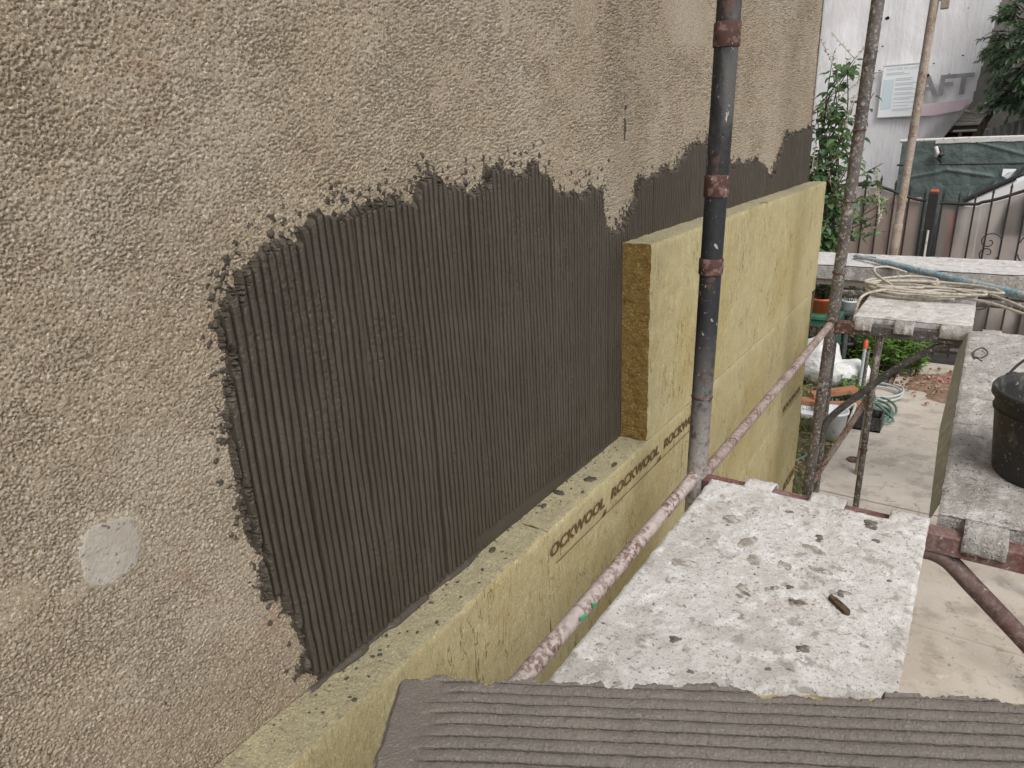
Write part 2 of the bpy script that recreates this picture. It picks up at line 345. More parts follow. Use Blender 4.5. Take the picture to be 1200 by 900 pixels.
def np_mesh(name, V, Q, mat, parent=None, smooth=True, mi=None):
    """V (n,3) world coordinates, Q (m,4) quads"""
    og = origin(parent); V = V-np.array(og)
    used = np.zeros(len(V), bool); used[Q.ravel()] = True
    idx = np.cumsum(used)-1; V = V[used]; Q = idx[Q]
    me = bpy.data.meshes.new(name)
    me.vertices.add(len(V)); me.vertices.foreach_set('co', V.astype(np.float32).ravel())
    me.loops.add(Q.size); me.loops.foreach_set('vertex_index', Q.astype(np.int32).ravel())
    me.polygons.add(len(Q)); me.polygons.foreach_set('loop_start', np.arange(0, Q.size, 4, dtype=np.int32))
    me.polygons.foreach_set('use_smooth', np.full(len(Q), smooth))
    if mi is not None: me.polygons.foreach_set('material_index', mi.astype(np.int32))
    me.update(calc_edges=True)
    return link(name, me, mat, parent)
def gridq(n, m):
    i, j = np.meshgrid(np.arange(n-1), np.arange(m-1), indexing='ij'); a = (i*m+j).ravel()
    return np.stack([a, a+m, a+m+1, a+1], 1)
def copy_tree(o, parent=None, loc=None):
    c = o.copy(); COL.objects.link(c); c.parent = parent
    if loc is not None: c.location = loc
    for ch in [x for x in bpy.data.objects if x.parent == o]: copy_tree(ch, c)
    return c
GZ = -1.75                                     # ground level

# ------------------------------------------------------------------ ground, pavement, soil
def flat_sheet(name, x0, x1, y0, y1, z, mat, step, amp, sc, kind='structure', parent=None):
    xs = np.arange(x0, x1+step*.5, step); ys = np.arange(y0, y1+step*.5, step)
    X, Y = np.meshgrid(xs, ys, indexing='ij'); Z = z+amp*(fbm(X*sc, Y*sc, 3)-.5)*2
    o = np_mesh(name, np.stack([X, Y, Z], -1).reshape(-1, 3), gridq(len(xs), len(ys)), mat, parent)
    if kind: o['kind'] = kind
    return o
g = MB().add([(-150, -150, GZ-.06), (150, -150, GZ-.06), (150, 200, GZ-.06), (-150, 200, GZ-.06)], [(0, 1, 2, 3)]).build('ground', 'asphalt'); tag(g, kind='structure')
flat_sheet('soil', -2.4, .07, 4.2, 8.95, GZ-.015, 'soil', .05, .03, 3)
pav = bpy.data.objects.new('pavement', None); COL.objects.link(pav); pav.location = (0, 0, GZ); tag(pav, kind='structure')
for ix, (xa, xb) in enumerate(((.062, 1.55), (1.55, 3.05))):
    for iy in range(7):
        ya = 2.45-1.35+iy*1.35-1.35; yb = ya+1.35
        if yb > 7.95: continue
        b = MB(); dz = random.uniform(-.006, .006)
        b.box((xa+.008, ya+.008, GZ-.055), (xb-.008, yb-.008, GZ+dz), ch=.006); b.build('paving_slab', 'concrete_slab', pav)
b = MB(); b.box((.30, 7.96, GZ-.055), (3.05, 8.93, GZ-.004), ch=.006); b.build('paving_slab', 'concrete_slab', pav)
rx_ = np.linspace(.25, 1.35, 90); ry_ = np.linspace(7.35, 8.75, 110); X, Y = np.meshgrid(rx_, ry_, indexing='ij')
e_ = np.sqrt(((X-.82)/.5)**2+((Y-8.08)/.62)**2)+.6*(fbm(X*6, Y*6, 3)-.5)
rub = np_mesh('rubble_patch', np.stack([X, Y, GZ-.035+.075*sstep(1.05, .35, e_)+.025*(fbm(X*22, Y*22, 8)-.5)], -1).reshape(-1, 3), gridq(90, 110), 'rubble_dirt'); tag(rub, kind='stuff')
# crushed bits of brick and mortar on the patch
b = MB()
for k in range(160):
    x = random.gauss(.72, .17); y = random.gauss(8.1, .2); s_ = random.uniform(.005, .018)
    q = Matrix.Rotation(random.uniform(0, 6), 3, Vector((random.random(), random.random(), 1)).normalized())
    b.box((x-s_, y-s_*.7, GZ+.02-s_*.2), (x+s_, y+s_*.7, GZ+.03+s_*.7), mi=0 if k % 3 else 1, rot=q)
tag(b.build('rubble', ['rubble_dirt', 'crushed_brick']), kind='stuff')
b = MB()
for k in range(26):
    x = random.gauss(.78, .07); y = random.gauss(8.15, .07); s_ = random.uniform(.008, .02)
    q = Matrix.Rotation(random.uniform(0, 6), 3, Vector((random.random(), random.random(), 1)).normalized())
    b.box((x-s_, y-s_*.7, GZ+.03), (x+s_, y+s_*.7, GZ+.05+s_), rot=q)
tag(b.build('crushed_brick', 'crushed_brick'), kind='stuff')

# ------------------------------------------------------------------ house wall with roughcast
WALL_END = 4.165
house = root('house_wall', (0, 2, GZ), 'beige roughcast house wall with a wet dark trowelled adhesive field', 'wall')
def wall_h(y, z):
    """relief of the roughcast, metres"""
    d = 1.0
    h = .0013*grains(y/.0031, z/.0028, 1, .6)+.0010*grains(y/.0020, z/.0019, 9, .6)+.0010*(fbm(y/.0036, z/.0031, 4, 2)-.5)+.0012*(fbm(y/.022, z/.018, 5, 2)-.5)+.002*(fbm(y/.12, z/.10, 7, 2)-.5)
    dens = .25+.5*sstep(.35, .65, fbm(y/.07, z/.06, 23, 2))
    h = h-.0034*sstep(.16, .48, grains(y/.0031, z/.0027, 25, .44)-.5*(1-dens))
    # smoothed spots and the trowelled cement repair
    for (cy, cz, ry, rz, dep) in ((.322, .418, .050, .055, .0045), (.205, .408, .045, .030, .004), (.27, .385, .02, .015, .004), (1.60, 1.16, .07, .06, .002), (2.28, 1.24, .22, .12, .002), (1.27, 1.13, .02, .05, .002)):
        e = np.sqrt(((y-cy)/ry)**2+((z-cz)/rz)**2)+.35*(fbm(y/.03, z/.03, 13, 2)-.5)
        k = 1-sstep(.82, 1.02, e); h = h*(1-.85*k)+.85*k*(.0016)
    return h
# mortar outline on the wall (along, up)
POLY = np.array([(.575, -.03), (.567, .009), (.549, .033), (.557, .125), (.52, .226), (.505, .321), (.498, .441), (.506, .546), (.516, .644), (.539, .705), (.553, .744),
    (.61, .765), (.68, .776), (.752, .805), (.837, .813), (.928, .795), (.968, .836), (1.04, .832), (1.102, .80), (1.192, .831), (1.339, .841), (1.41, .809),
    (1.488, .764), (1.62, .775), (1.697, .776), (1.712, .649), (1.77, .633), (1.842, .665), (1.892, .756), (2.001, .773), (2.204, .792), (2.335, .861), (2.566, .87),
    (2.783, .772), (3.136, .773), (3.409, .693), (3.521, .775), (3.618, .869), (4.30, .893), (4.30, -.03)])
def sdist(y, z):
    d2 = np.full(y.shape, 1e9); inside = np.zeros(y.shape, bool); n = len(POLY)
    for i in range(n):
        a = POLY[i]; b_ = POLY[(i+1) % n]; e = b_-a
        t = np.clip(((y-a[0])*e[0]+(z-a[1])*e[1])/(e@e), 0, 1)
        d2 = np.minimum(d2, (y-a[0]-t*e[0])**2+(z-a[1]-t*e[1])**2)
        c = ((a[1] > z) != (b_[1] > z)) & (y < (b_[0]-a[0])*(z-a[1])/(b_[1]-a[1]+1e-12)+a[0])
        inside ^= c
    return np.where(inside, 1, -1)*np.sqrt(d2)
DABS = []
_r = random.Random(3)
for k in range(330):
    i = _r.randrange(8, len(POLY)-3); t = _r.random(); a = POLY[i]*(1-t)+POLY[i+1]*t
    off = min(_r.expovariate(1/.016), .09)
    DABS.append((a[0]+_r.gauss(0, .012), a[1]+off*(.9 if a[0] > .56 else .2), _r.uniform(.0018, .0052), _r.uniform(.8, 1.7)))
for k in range(60):
    i = _r.randrange(2, 10); t = _r.random(); a = POLY[i]*(1-t)+POLY[i+1]*t
    DABS.append((a[0]-min(_r.expovariate(1/.008), .04), a[1]+_r.gauss(0, .01), _r.uniform(.002, .005), _r.uniform(.8, 1.4)))
DABS += [(1.835, .985, .0075, 4.2), (1.83, .905, .0055, 5.0)]
def mortar_field(y, z):
    s = sdist(y, z)
    s = s+.052*(fbm(y/.045, z/.06, 41, 3)-.5)+.016*(vnoise(y/.0073, z/.04, 43)-.5)+.014*(fbm(y/.006, z/.008, 44, 2)-.5)+1.6*(wall_h(y, z)-.0035)
    for (dy, dz, r, el) in DABS:
        m_ = (np.abs(y-dy) < .03) & (np.abs(z-dz) < .06)
        if m_.any():
            yy = y[m_]; zz = z[m_]
            d = r-np.sqrt((yy-dy)**2+((zz-dz)/el)**2)+.004*(vnoise(yy/.004, zz/.004, 51)-.5)
            s[m_] = np.maximum(s[m_], d)
    return s
ys = [.02]
while ys[-1] < WALL_END: ys.append(ys[-1]+.00105*(1+1.1*ys[-1])**1.6)
ys[-1] = WALL_END; ys = np.array(ys)
NZ = 800
tz = np.linspace(0, 1, NZ)
ztop = 1.34+.115*ys
Yg = np.repeat(ys[:, None], NZ, 1); Zg = -.03+tz[None, :]*(ztop[:, None]+.03)
Hg = wall_h(Yg, Zg)
Q = gridq(len(ys), NZ)
sd0 = sdist(Yg, Zg)
hidden = ((sd0 > .05) | ((Yg > 1.86) & (Zg < .56))).ravel()
keep = ~(hidden[Q].all(1))
wall_me = np_mesh('render_coat', np.stack([Hg, Yg, Zg], -1).reshape(-1, 3), Q[keep], 'roughcast', house)
tag(wall_me, label='rough beige pebbly render coat')
# the rest of the wall round the detailed field, and its body
b = MB()
b.box((-.36, -4, GZ-.05), (-.012, WALL_END-.002, 5.2))
b.build('wall_body', 'roughcast', house)
b = MB()
zt0, zt1 = float(ztop[0]), float(ztop[-1])
for quad in ([(-4, GZ), (.02, GZ), (.02, 5.2), (-4, 5.2)], [(.02, zt0), (WALL_END, zt1), (WALL_END, 5.2), (.02, 5.2)], [(.02, GZ), (WALL_END, GZ), (WALL_END, -.03), (.02, -.03)]):
    b.add([(.001, y, z) for y, z in quad], [(0, 1, 2, 3)])
b.build('render_field', 'roughcast', house)
b = MB(); b.box((-.016, WALL_END-.001, .86), (.006, WALL_END+.004, 5.2)); b.build('corner_bead', 'oxide_red_steel', house)
# cement repair
ny = 70; a_ = np.linspace(.255, .390, ny); c_ = np.linspace(.350, .486, ny)
Y2, Z2 = np.meshgrid(a_, c_, indexing='ij')
e = np.sqrt(((Y2-.322)/.050)**2+((Z2-.418)/.055)**2)+.35*(fbm(Y2/.03, Z2/.03, 13, 2)-.5)
e = e+.22*(fbm(Y2/.012, Z2/.012, 62, 3)-.5)+.10*(vnoise(Y2/.004, Z2/.004, 63)-.5)
H2 = .0024+.0010*(fbm(Y2/.02, Z2/.02, 61, 3)-.5)-.007*sstep(.72, 1.05, e)
Q2 = gridq(ny, ny); kp = (e.ravel()[Q2] < 1.05).any(1)
tag(np_mesh('cement_repair', np.stack([H2, Y2, Z2], -1).reshape(-1, 3), Q2[kp], 'cement_patch', house), label='smooth grey round cement repair spot')

# ------------------------------------------------------------------ combed adhesive on the wall
PH = np.array([0.0, .24, .28, .36, .60, .86, .96]); PR = np.array([.0, .0, .84, .97, 1.03, .97, .84])
cols, hs_, rib_id = [], [], []
y = .470; k = 0
rr = random.Random(9)
while y < WALL_END-.004:
    w = .0142*rr.uniform(.93, 1.07)
    passgap = (k % 11 == 0)
    if passgap: w *= rr.uniform(.72, 1.2)
    flatness = 1.0
    far = y > 1.9
    for q in ((0, 1, 2, 3, 5, 6) if far else range(7)):
        yy = y+PH[q]*w
        if yy > WALL_END: break
        cols.append(yy); hs_.append(PR[q]*(rr.uniform(.9, 1.0) if q in (3, 4, 5) else 1)); rib_id.append(k)
    y += w; k += 1
cols = np.array(cols); hs_ = np.array(hs_); rib_id = np.array(rib_id)
NZM = 400
zz = np.linspace(-.012, .965, NZM)
Ym = np.repeat(cols[:, None], NZM, 1); Zm = np.repeat(zz[None, :], len(cols), 0)
# ribs wander a little, each trowel pass as a whole
pass_id = rib_id//11
wob = .010*(vnoise(pass_id[:, None]*7.7+0*Zm, Zm/.35, 71)-.5)+.0022*(vnoise(rib_id[:, None]*3.3+0*Zm, Zm/.06, 72)-.5)
wob *= sstep(.47, .6, Ym)*(1-sstep(4.0, 4.16, Ym))
Ym = Ym+wob
Ym = np.maximum.accumulate(Ym, axis=0)
Ym = np.minimum(Ym, WALL_END-.0005)
S = mortar_field(Ym, Zm)
prof = np.repeat(hs_[:, None], NZM, 1)
prof = prof+.06*(fbm(Ym/.010, Zm/.012, 81, 2)-.5)+.10*(vnoise(rib_id[:, None]*5.1+0*Zm, Zm/.03, 82)-.5)
# rough torn spots, flattened strips and swirls
torn = sstep(.56, .72, fbm(Ym/.05, Zm/.09, 83, 2))*.35
prof = prof*(1-torn)+torn*(.75+.5*fbm(Ym/.006, Zm/.006, 84, 2))
flat = (1-sstep(.004, .016, Zm+.004*np.sin(Ym*60)))
swipe = (1-sstep(.0, .012, np.abs(Zm-.020+.02*(Ym-1.3))-.013))*sstep(1.02, 1.06, Ym)*(1-sstep(1.42, 1.5, Ym))
sw2 = (1-sstep(.0, .02, np.abs(Zm-(.665+.14*(Ym-1.95)))-.035))*sstep(1.93, 1.97, Ym)*(1-sstep(2.25, 2.3, Ym))*.7
sw3 = sstep(.6, .72, fbm(Ym/.16, Zm/.5, 86, 2))*sstep(1.85, 2.0, Ym)*.6
fl = np.clip(np.maximum.reduce([flat, swipe, sw2, sw3]), 0, 1)
prof = prof*(1-fl)+fl*.80
thick = .0140*prof+.0016
edge = sstep(-.001, .013, S)
Wm = wall_h(Ym, Zm)
Xm = np.where(S < -.004, -.006, (Wm+.0004)*(1-edge)+thick*edge+.0006*np.clip(edge, 0, .3))
Xm = np.where((S <= 0) & (S >= -.004), Wm-.0015+S*.5, Xm)
Xm = np.maximum(Xm, np.where(S > .0, .002, -1))
Qm = gridq(len(cols), NZM)
ok = (S.ravel()[Qm] > -.004).any(1) & ~((Ym.ravel()[Qm] > 1.835) & (Zm.ravel()[Qm] < .575)).all(1)
tag(np_mesh('adhesive_coat', np.stack([Xm, Ym, Zm], -1).reshape(-1, 3), Qm[ok], 'wall_adhesive', house, smooth=False), label='dark grey brown adhesive combed into upright ribs')
# squeezed-out roll of mortar along the foot of the ribs
na = 420; nb = 12
ya = np.linspace(.56, 1.79, na); th = np.linspace(0, math.pi*.62, nb)
rad = .004+.009*fbm(ya/.025, ya*0, 91, 3)+.010*sstep(.62, .8, vnoise(ya/.045, ya*0+2, 92))
rad = rad*.55*(1-.75*sstep(1.0, 1.1, ya))+.002
Xr = .008+rad[:, None]*np.sin(th)[None]*1.3; Zr = .0005+rad[:, None]*np.cos(th)[None]*.8
Yr = np.repeat(ya[:, None], nb, 1)
jit = .002*(fbm(Yr/.006, Zr/.004, 93, 2)-.5)
tag(np_mesh('adhesive_bead', np.stack([Xr+jit, Yr, np.maximum(Zr+jit, -.004)], -1).reshape(-1, 3), gridq(na, nb), 'wall_adhesive', house), label='squeezed out bead of mortar along the ledge')

# ------------------------------------------------------------------ insulation boards
TH = .1025
def board(y0, y1, z0, z1, seed, label, step=.008, x0=.004, x1=TH, group='insulation boards fixed to the wall', dusty_top=True):
    rt = root('insulation_board', (x0, y0, z0), label, 'insulation board', group)
    V = []; Qs = []; MI = []; n0 = 0
    def face(A, B, fn, mi):
        nonlocal n0
        a, b_ = np.meshgrid(A, B, indexing='ij'); P = fn(a, b_).reshape(-1, 3)
        V.append(P); q = gridq(len(A), len(B))+n0; Qs.append(q); MI.append(np.full(len(q), mi)); n0 += len(P)
    def ax(a, b_, s): 
        n = max(2, int(round((b_-a)/s))+1); t = np.linspace(0, 1, n); return a+(b_-a)*t
    gy, gz, gx = ax(y0, y1, step), ax(z0, z1, step), ax(x0, x1, step)
    o1 = np.ones_like
    face(gy, gz, lambda a, b_: np.stack([o1(a)*x1, a, b_], -1), 0)
    face(gy, gx, lambda a, b_: np.stack([b_, a, o1(a)*z1], -1), 1 if dusty_top else 0)
    face(gx, gz, lambda a, b_: np.stack([a, o1(a)*y0, b_], -1), 2)
    face(gx, gz, lambda a, b_: np.stack([a, o1(a)*y1, b_], -1), 2)
    face(ax(y0, y1, .05), ax(z0, z1, .05), lambda a, b_: np.stack([o1(a)*x0, a, b_], -1), 0)
    face(ax(y0, y1, .05), gx, lambda a, b_: np.stack([b_, a, o1(a)*z0], -1), 0)
    V = np.concatenate(V); Qs = np.concatenate(Qs); MI = np.concatenate(MI)
    x, y, z = V.T
    sc = .02
    def n3(s, k): return fbm((y+x*1.3)/s+seed*3.1, (z+x*.9)/s+seed, k, 3)-.5
    near_front = sstep(.03, 0, x1-x)
    dx = (.0045*n3(.05, seed*7+1)+.0030*n3(.012, seed*7+4))*np.where(x > x0+.02, 1, 0)
    topm = sstep(.02, 0, z1-z); endm = sstep(.02, 0, y-y0)+sstep(.02, 0, y1-y)
    dz = (.0055*n3(.018, seed*7+2)+.004*n3(.07, seed*7+5))*topm
    dy = (.007*n3(.015, seed*7+3))*endm*np.where(x > x0+.02, 1, .3)
    # soft worn arris
    cz = sstep(.012, 0, z1-z)*sstep(.012, 0, x1-x); cy = sstep(.012, 0, y-y0)*sstep(.012, 0, x1-x)
    cut = .002+.009*np.clip(n3(.03, seed*7+6)+.08, 0, 1)
    V = np.stack([x+dx-cut*np.maximum(cz, cy)*.7, y+dy+cut*cy*.5, z+dz-cut*cz*.7], -1)
    np_mesh('core', V, Qs, ['stone_wool', 'stone_wool_dusty', 'stone_wool_cut'], rt, mi=MI)
    return rt
g_ = .0018
LOW = [(-1.194, .0057), (.0057, 1.2057), (1.2057, 2.4057), (2.4057, 3.6057), (3.6057, 4.13)]
lab = {1: 'yellow stone wool board at the ledge running under the mortared slab', 2: 'stone wool board with repeated brown brand lettering below the ledge', 3: 'plain stone wool board of the ledge row behind the black pole',
       4: 'short end stone wool board with brown print near the far corner'}
boards = {}
for i, (a, c) in enumerate(LOW):
    if i == 0: continue
    boards[i] = board(a+g_, c-g_, -.6+g_, 0, 11+i, lab[i], .008 if i < 3 else .014)
blab = ['lower row stone wool board hidden beside the near scaffold deck', 'lower row stone wool board behind the near deck end', 'lower row stone wool board seen under the ledger tube', 'lowest far stone wool board with brown print at its end']
for i, (a, c) in enumerate(((.6, 1.8), (1.8, 3.0), (3.0, 3.8), (3.8, 4.15))):
    boards[10+i] = board(a+g_, c-g_, -1.2+g_, -.6-g_, 31+i, blab[i], .016, dusty_top=False)
for i, (a, c) in enumerate(((1.0, 2.2), (2.2, 3.4), (3.4, 4.14))):
    boards[20+i] = board(a+g_, c-g_, GZ+.02, -1.2-g_, 41+i, ['bottom stone wool board nearest the camera below the deck', 'bottom stone wool board below the ledger tube', 'bottom stone wool board at the far corner by the ground'][i], .03, dusty_top=False)
boards[30] = board(1.7945, 2.9945-g_, .0025, .600, 51, 'upper stone wool board with its brown cut end standing on the ledge', .008)
boards[31] = board(2.9945+g_, 4.2, .0025, .600, 52, 'upper far stone wool board ending at the wall corner', .010)

def text_mesh(body, size, bold=0.0, shear=0.0, spacing=1.0):
    cu = bpy.data.curves.new('lettering', 'FONT'); cu.body = body; cu.size = size; cu.offset = bold; cu.shear = shear; cu.space_character = spacing
    cu.resolution_u = 3
    o = bpy.data.objects.new('tmp', cu); COL.objects.link(o)
    me = bpy.data.meshes.new_from_object(o.evaluated_get(bpy.context.evaluated_depsgraph_get()))
    bpy.data.objects.remove(o); bpy.data.curves.remove(cu)
    vs = [(v.co.x, v.co.y) for v in me.vertices]; fs = [tuple(p.vertices) for p in me.polygons]
    bpy.data.meshes.remove(me)
    return vs, fs
def print_text(parent, body, y0, zb, width, cap, x, mat='brown_print', name='lettering', mk=None, bold=.036, shear=.16, plane='x', dense=True):
    vs, fs = text_mesh(body, 1.0, bold, shear)
    xs_ = [v[0] for v in vs]; zs_ = [v[1] for v in vs]; x0, x1 = min(xs_), max(xs_); zb0, zb1 = min(zs_), max(zs_)
    b = MB(); P = []
    for (a, c) in vs:
        u = (a-x0)/(x1-x0)*width; w = (c-zb0)/(zb1-zb0)*cap
        P.append((x, y0+u, zb+w) if plane == 'x' else (y0+u, x, zb+w))
    b.add(P, fs)
    return b.build(name, mat, parent)
XT = TH+.0034
bt = boards[2]
print_text(bt, 'OCKWOOL', 1.210, -.078, .292, .034, XT)
print_text(bt, 'ROCKWOOL', 1.541, -.078, .345, .034, XT)
print_text(bt, 'ROCKWOOL', 1.928, -.080, .345, .034, XT)
for (a, c) in ((1.235, 1.515), (1.515, 1.905), (1.905, 2.29)):
    b = MB(); b.add([(XT, a, -.1060), (XT, c-.012, -.1060), (XT, c-.012, -.1030), (XT, a, -.1030)], [(0, 1, 2, 3)])
    b.add([(XT, c-.035, -.1035), (XT, c-.004, -.1055), (XT, c-.004, -.087)], [(0, 1, 2)]); b.build('underline', 'brown_print', bt)
print_text(boards[4], 'ROCKWOOL', 3.64, -.575, .42, .036, XT)
b = MB(); b.add([(XT, 3.63, -.592), (XT, 4.08, -.592), (XT, 4.08, -.589), (XT, 3.63, -.589)], [(0, 1, 2, 3)]); b.build('underline', 'brown_print', boards[4])
print_text(boards[13], 'ROCKW', 3.84, -1.16, .29, .06, XT)

# crumbs of mortar on the ledge
b = MB()
def blob(b, c, r, hgt, seed, mi=0, n=12):
    rs = random.Random(seed); c = Vector(c); ang = rs.uniform(0, 6)
    a1, a2, p1, p2 = rs.uniform(.1, .3), rs.uniform(.05, .2), rs.uniform(0, 6), rs.uniform(0, 6); ring = [1+a1*math.sin(2*6.283*k/n+p1)+a2*math.sin(4*6.283*k/n+p2)+.12*rs.uniform(-1, 1) for k in range(n)]; el = rs.uniform(.6, 1)
    vs = []; 
    for (f, h) in ((1, -.1), (.92, .45), (.6, .9)):
        for k in range(n):
            t = 2*math.pi*k/n; x = r*f*ring[k]*math.cos(t); y = r*f*ring[k]*math.sin(t)*el
            vs.append(c+Vector((x*math.cos(ang)-y*math.sin(ang), x*math.sin(ang)+y*math.cos(ang), hgt*h*rs.uniform(.85, 1.1))))
    vs.append(c+Vector((0, 0, hgt)))
    fs = [(i*n+k, i*n+(k+1) % n, (i+1)*n+(k+1) % n, (i+1)*n+k) for i in range(2) for k in range(n)]+[(2*n+k, 2*n+(k+1) % n, 3*n) for k in range(n)]
    b.add(vs, fs, mi, True)
for i, (x, yv, r) in enumerate([(.033, 1.074, .012), (.078, 1.061, .004), (.03, 1.382, .02), (.067, 1.491, .019), (.083, 1.417, .008), (.03, 1.305, .011), (.085, 1.603, .014), (.076, .9, .005), (.044, .678, .005), (.052, .688, .006), (.035, .854, .006), (.085, .813, .006)]):
    blob(b, (x, yv, .0015), r*.8, r*.25, i, n=14)
for i in range(120):
    yv = random.uniform(.45, 1.79); x = .016+abs(random.gauss(0, .03))
    if x > .095: continue
    r = min(random.expovariate(1/.0014)+.0008, .005); blob(b, (x, yv, .0012), r, r*.5, 100+i, n=7)
tag(b.build('mortar_crumbs', 'wall_adhesive'), 'grey mortar crumbs scattered on the stone wool ledge', kind='stuff')

# ------------------------------------------------------------------ scaffold frames
DZ = .022                                        # deck top
def pole(parent, x, y, z0, z1, r, mat, lean=0.0, name='standard', collars=(), cmat='rust_collar', leany=0.0):
    P = lambda z: (x+lean*z, y+leany*z, z)
    n = 14; b = MB(); b.tube([P(z0+(z1-z0)*k/n) for k in range(n+1)], r, 20); st = b.build(name, mat, parent)
    for (zc, h, rr_) in collars:
        c = MB(); c.tube([P(zc-h/2), P(zc-h/2+.003), P(zc+h/2-.003), P(zc+h/2)], [rr_*.96, rr_, rr_, rr_*.96], 20)
        c.build('collar', cmat, st)
    return st
YF1, YF2 = 1.655, 3.505
f1 = root('scaffold_trestle', (.31, YF1, GZ), 'near scaffold frame with black painted pole in front of the boards', 'scaffold frame', 'welded scaffold frames')
pole(f1, .308, YF1, GZ+.01, 2.6, .0262, 'black_painted_tube', .0165, collars=[(1.085, .050, .0295), (.765, .050, .029), (.575, .040, .0295), (.232, .007, .028)])
pole(f1, 1.46, YF1, GZ+.01, 2.6, .0262, 'black_painted_tube', 0)
b = MB(); b.box((.33, YF1-.022, -.048), (1.44, YF1+.022, .003), ch=.004); b.build('transom', 'oxide_red_steel', f1)
def smooth_path(pts, n=6):
    pts = [Vector(p) for p in pts]; out = []
    for i in range(len(pts)-1):
        p0 = pts[max(i-1, 0)]; p1 = pts[i]; p2 = pts[i+1]; p3 = pts[min(i+2, len(pts)-1)]
        for k in range(n):
            t = k/n; out.append(.5*((2*p1)+(p2-p0)*t+(2*p0-5*p1+4*p2-p3)*t*t+(3*p1-p0-3*p2+p3)*t**3))
    out.append(pts[-1]); return out
b = MB(); b.tube(smooth_path([(.84, YF1, -.055), (.90, YF1, -.066), (.965, YF1, -.122), (1.074, YF1, -.222), (1.30, YF1, -.43), (1.41, YF1, -.54), (1.445, YF1, -.62)]), .0205, 16); b.build('gusset', 'brown_red_gusset', f1)
b = MB(); b.tube(smooth_path([(.92, YF1, -.06), (.80, YF1, -.08), (.617, YF1, -.20), (.456, YF1, -.38), (.36, YF1, -.5), (.33, YF1, -.57)]), .0155, 16); b.build('gusset', 'dark_splashed_tube', f1)
f2 = root('scaffold_trestle', (.31, YF2, GZ), 'far scaffold frame with grimy pole and curved dark gusset', 'scaffold frame', 'welded scaffold frames')
pole(f2, .319, YF2, GZ+.01, 2.6, .0262, 'grimy_tube', .0245, collars=[(.865, .006, .030), (.235, .008, .031), (.56, .004, .0285)])
pole(f2, 1.46, YF2, GZ+.01, 2.6, .0262, 'grimy_tube', 0)
b = MB(); b.box((.335, YF2-.022, -.052), (1.44, YF2+.022, .001), ch=.004); b.build('transom', 'dark_splashed_tube', f2)
b = MB(); b.box((.338, YF2-.0245, -.0545), (.43, YF2+.0245, .0035), ch=.004); b.build('transom_sleeve', 'rust_collar', f2)
b = MB(); b.tube(smooth_path([(.90, YF2, -.05), (.862, YF2, -.055), (.77, YF2, -.075), (.617, YF2, -.20), (.456, YF2, -.38), (.372, YF2, -.485), (.345, YF2, -.545), (.335, YF2, -.64)]), .0165, 16); b.build('gusset', 'dark_splashed_tube', f2)
b = MB(); b.tube(smooth_path([(.90, YF2, -.055), (1.0, YF2, -.10), (1.2, YF2, -.30), (1.36, YF2, -.45), (1.44, YF2, -.58)]), .0165, 16); b.build('gusset', 'dark_splashed_tube', f2)
pole(f2, .53, YF2+.004, GZ+.01, -.053, .0145, 'grimy_tube', 0, 'strut', [(-.64, .01, .0175)])
b = MB(); b.tube([(.29, YF2+.02, -.93), (.53, YF2+.03, -.34)], .015, 14); b.build('brace', 'red_brown_tube', f2)
# ledger tubes along the wall at deck level
for (ya, yb, xa, xb, za, zb_, lb) in ((-.6, 1.63, .313, .307, .0045, .002, 'cement splashed ledger tube running from the camera to the black pole'), (1.68, 3.49, .31, .313, -.022, -.018, 'rusty red ledger tube between the two scaffold poles')):
    rt = root('ledger_tube', (xa, ya, za), lb, 'scaffold tube', 'ledger tubes'); tm = 'pale_red_tube' if ya < 0 else 'red_brown_tube'
    n = 24; b = MB(); b.tube([(xa+(xb-xa)*k/n, ya+(yb-ya)*k/n, za+(zb_-za)*k/n-.004*math.sin(math.pi*k/n)) for k in range(n+1)], .0165, 18); b.build('tube', tm, rt)
    b = MB(); b.tube([(xb-(xb-xa)*.03, yb-.055, zb_), (xb, yb+.004, zb_)], .0178, 18); b.build('socket', tm, rt)
# green paint marks on the near ledger
b = MB()
for (yv, l) in ((.955, .022), (1.005, .012)):
    for k in range(5):
        b.box((.326, yv+k*l/5, .006-k*.0008), (.3305, yv+(k+.9)*l/5, .013-k*.0012))
leds = [o for o in bpy.data.objects if o.name.startswith('ledger_tube')]
m = Mat('green_mark', (.06, .36, .20), .6, .3); b.build('paint_mark', 'green_mark', kind='stuff', parent=[o for o in leds if 'camera' in o['label']][0])

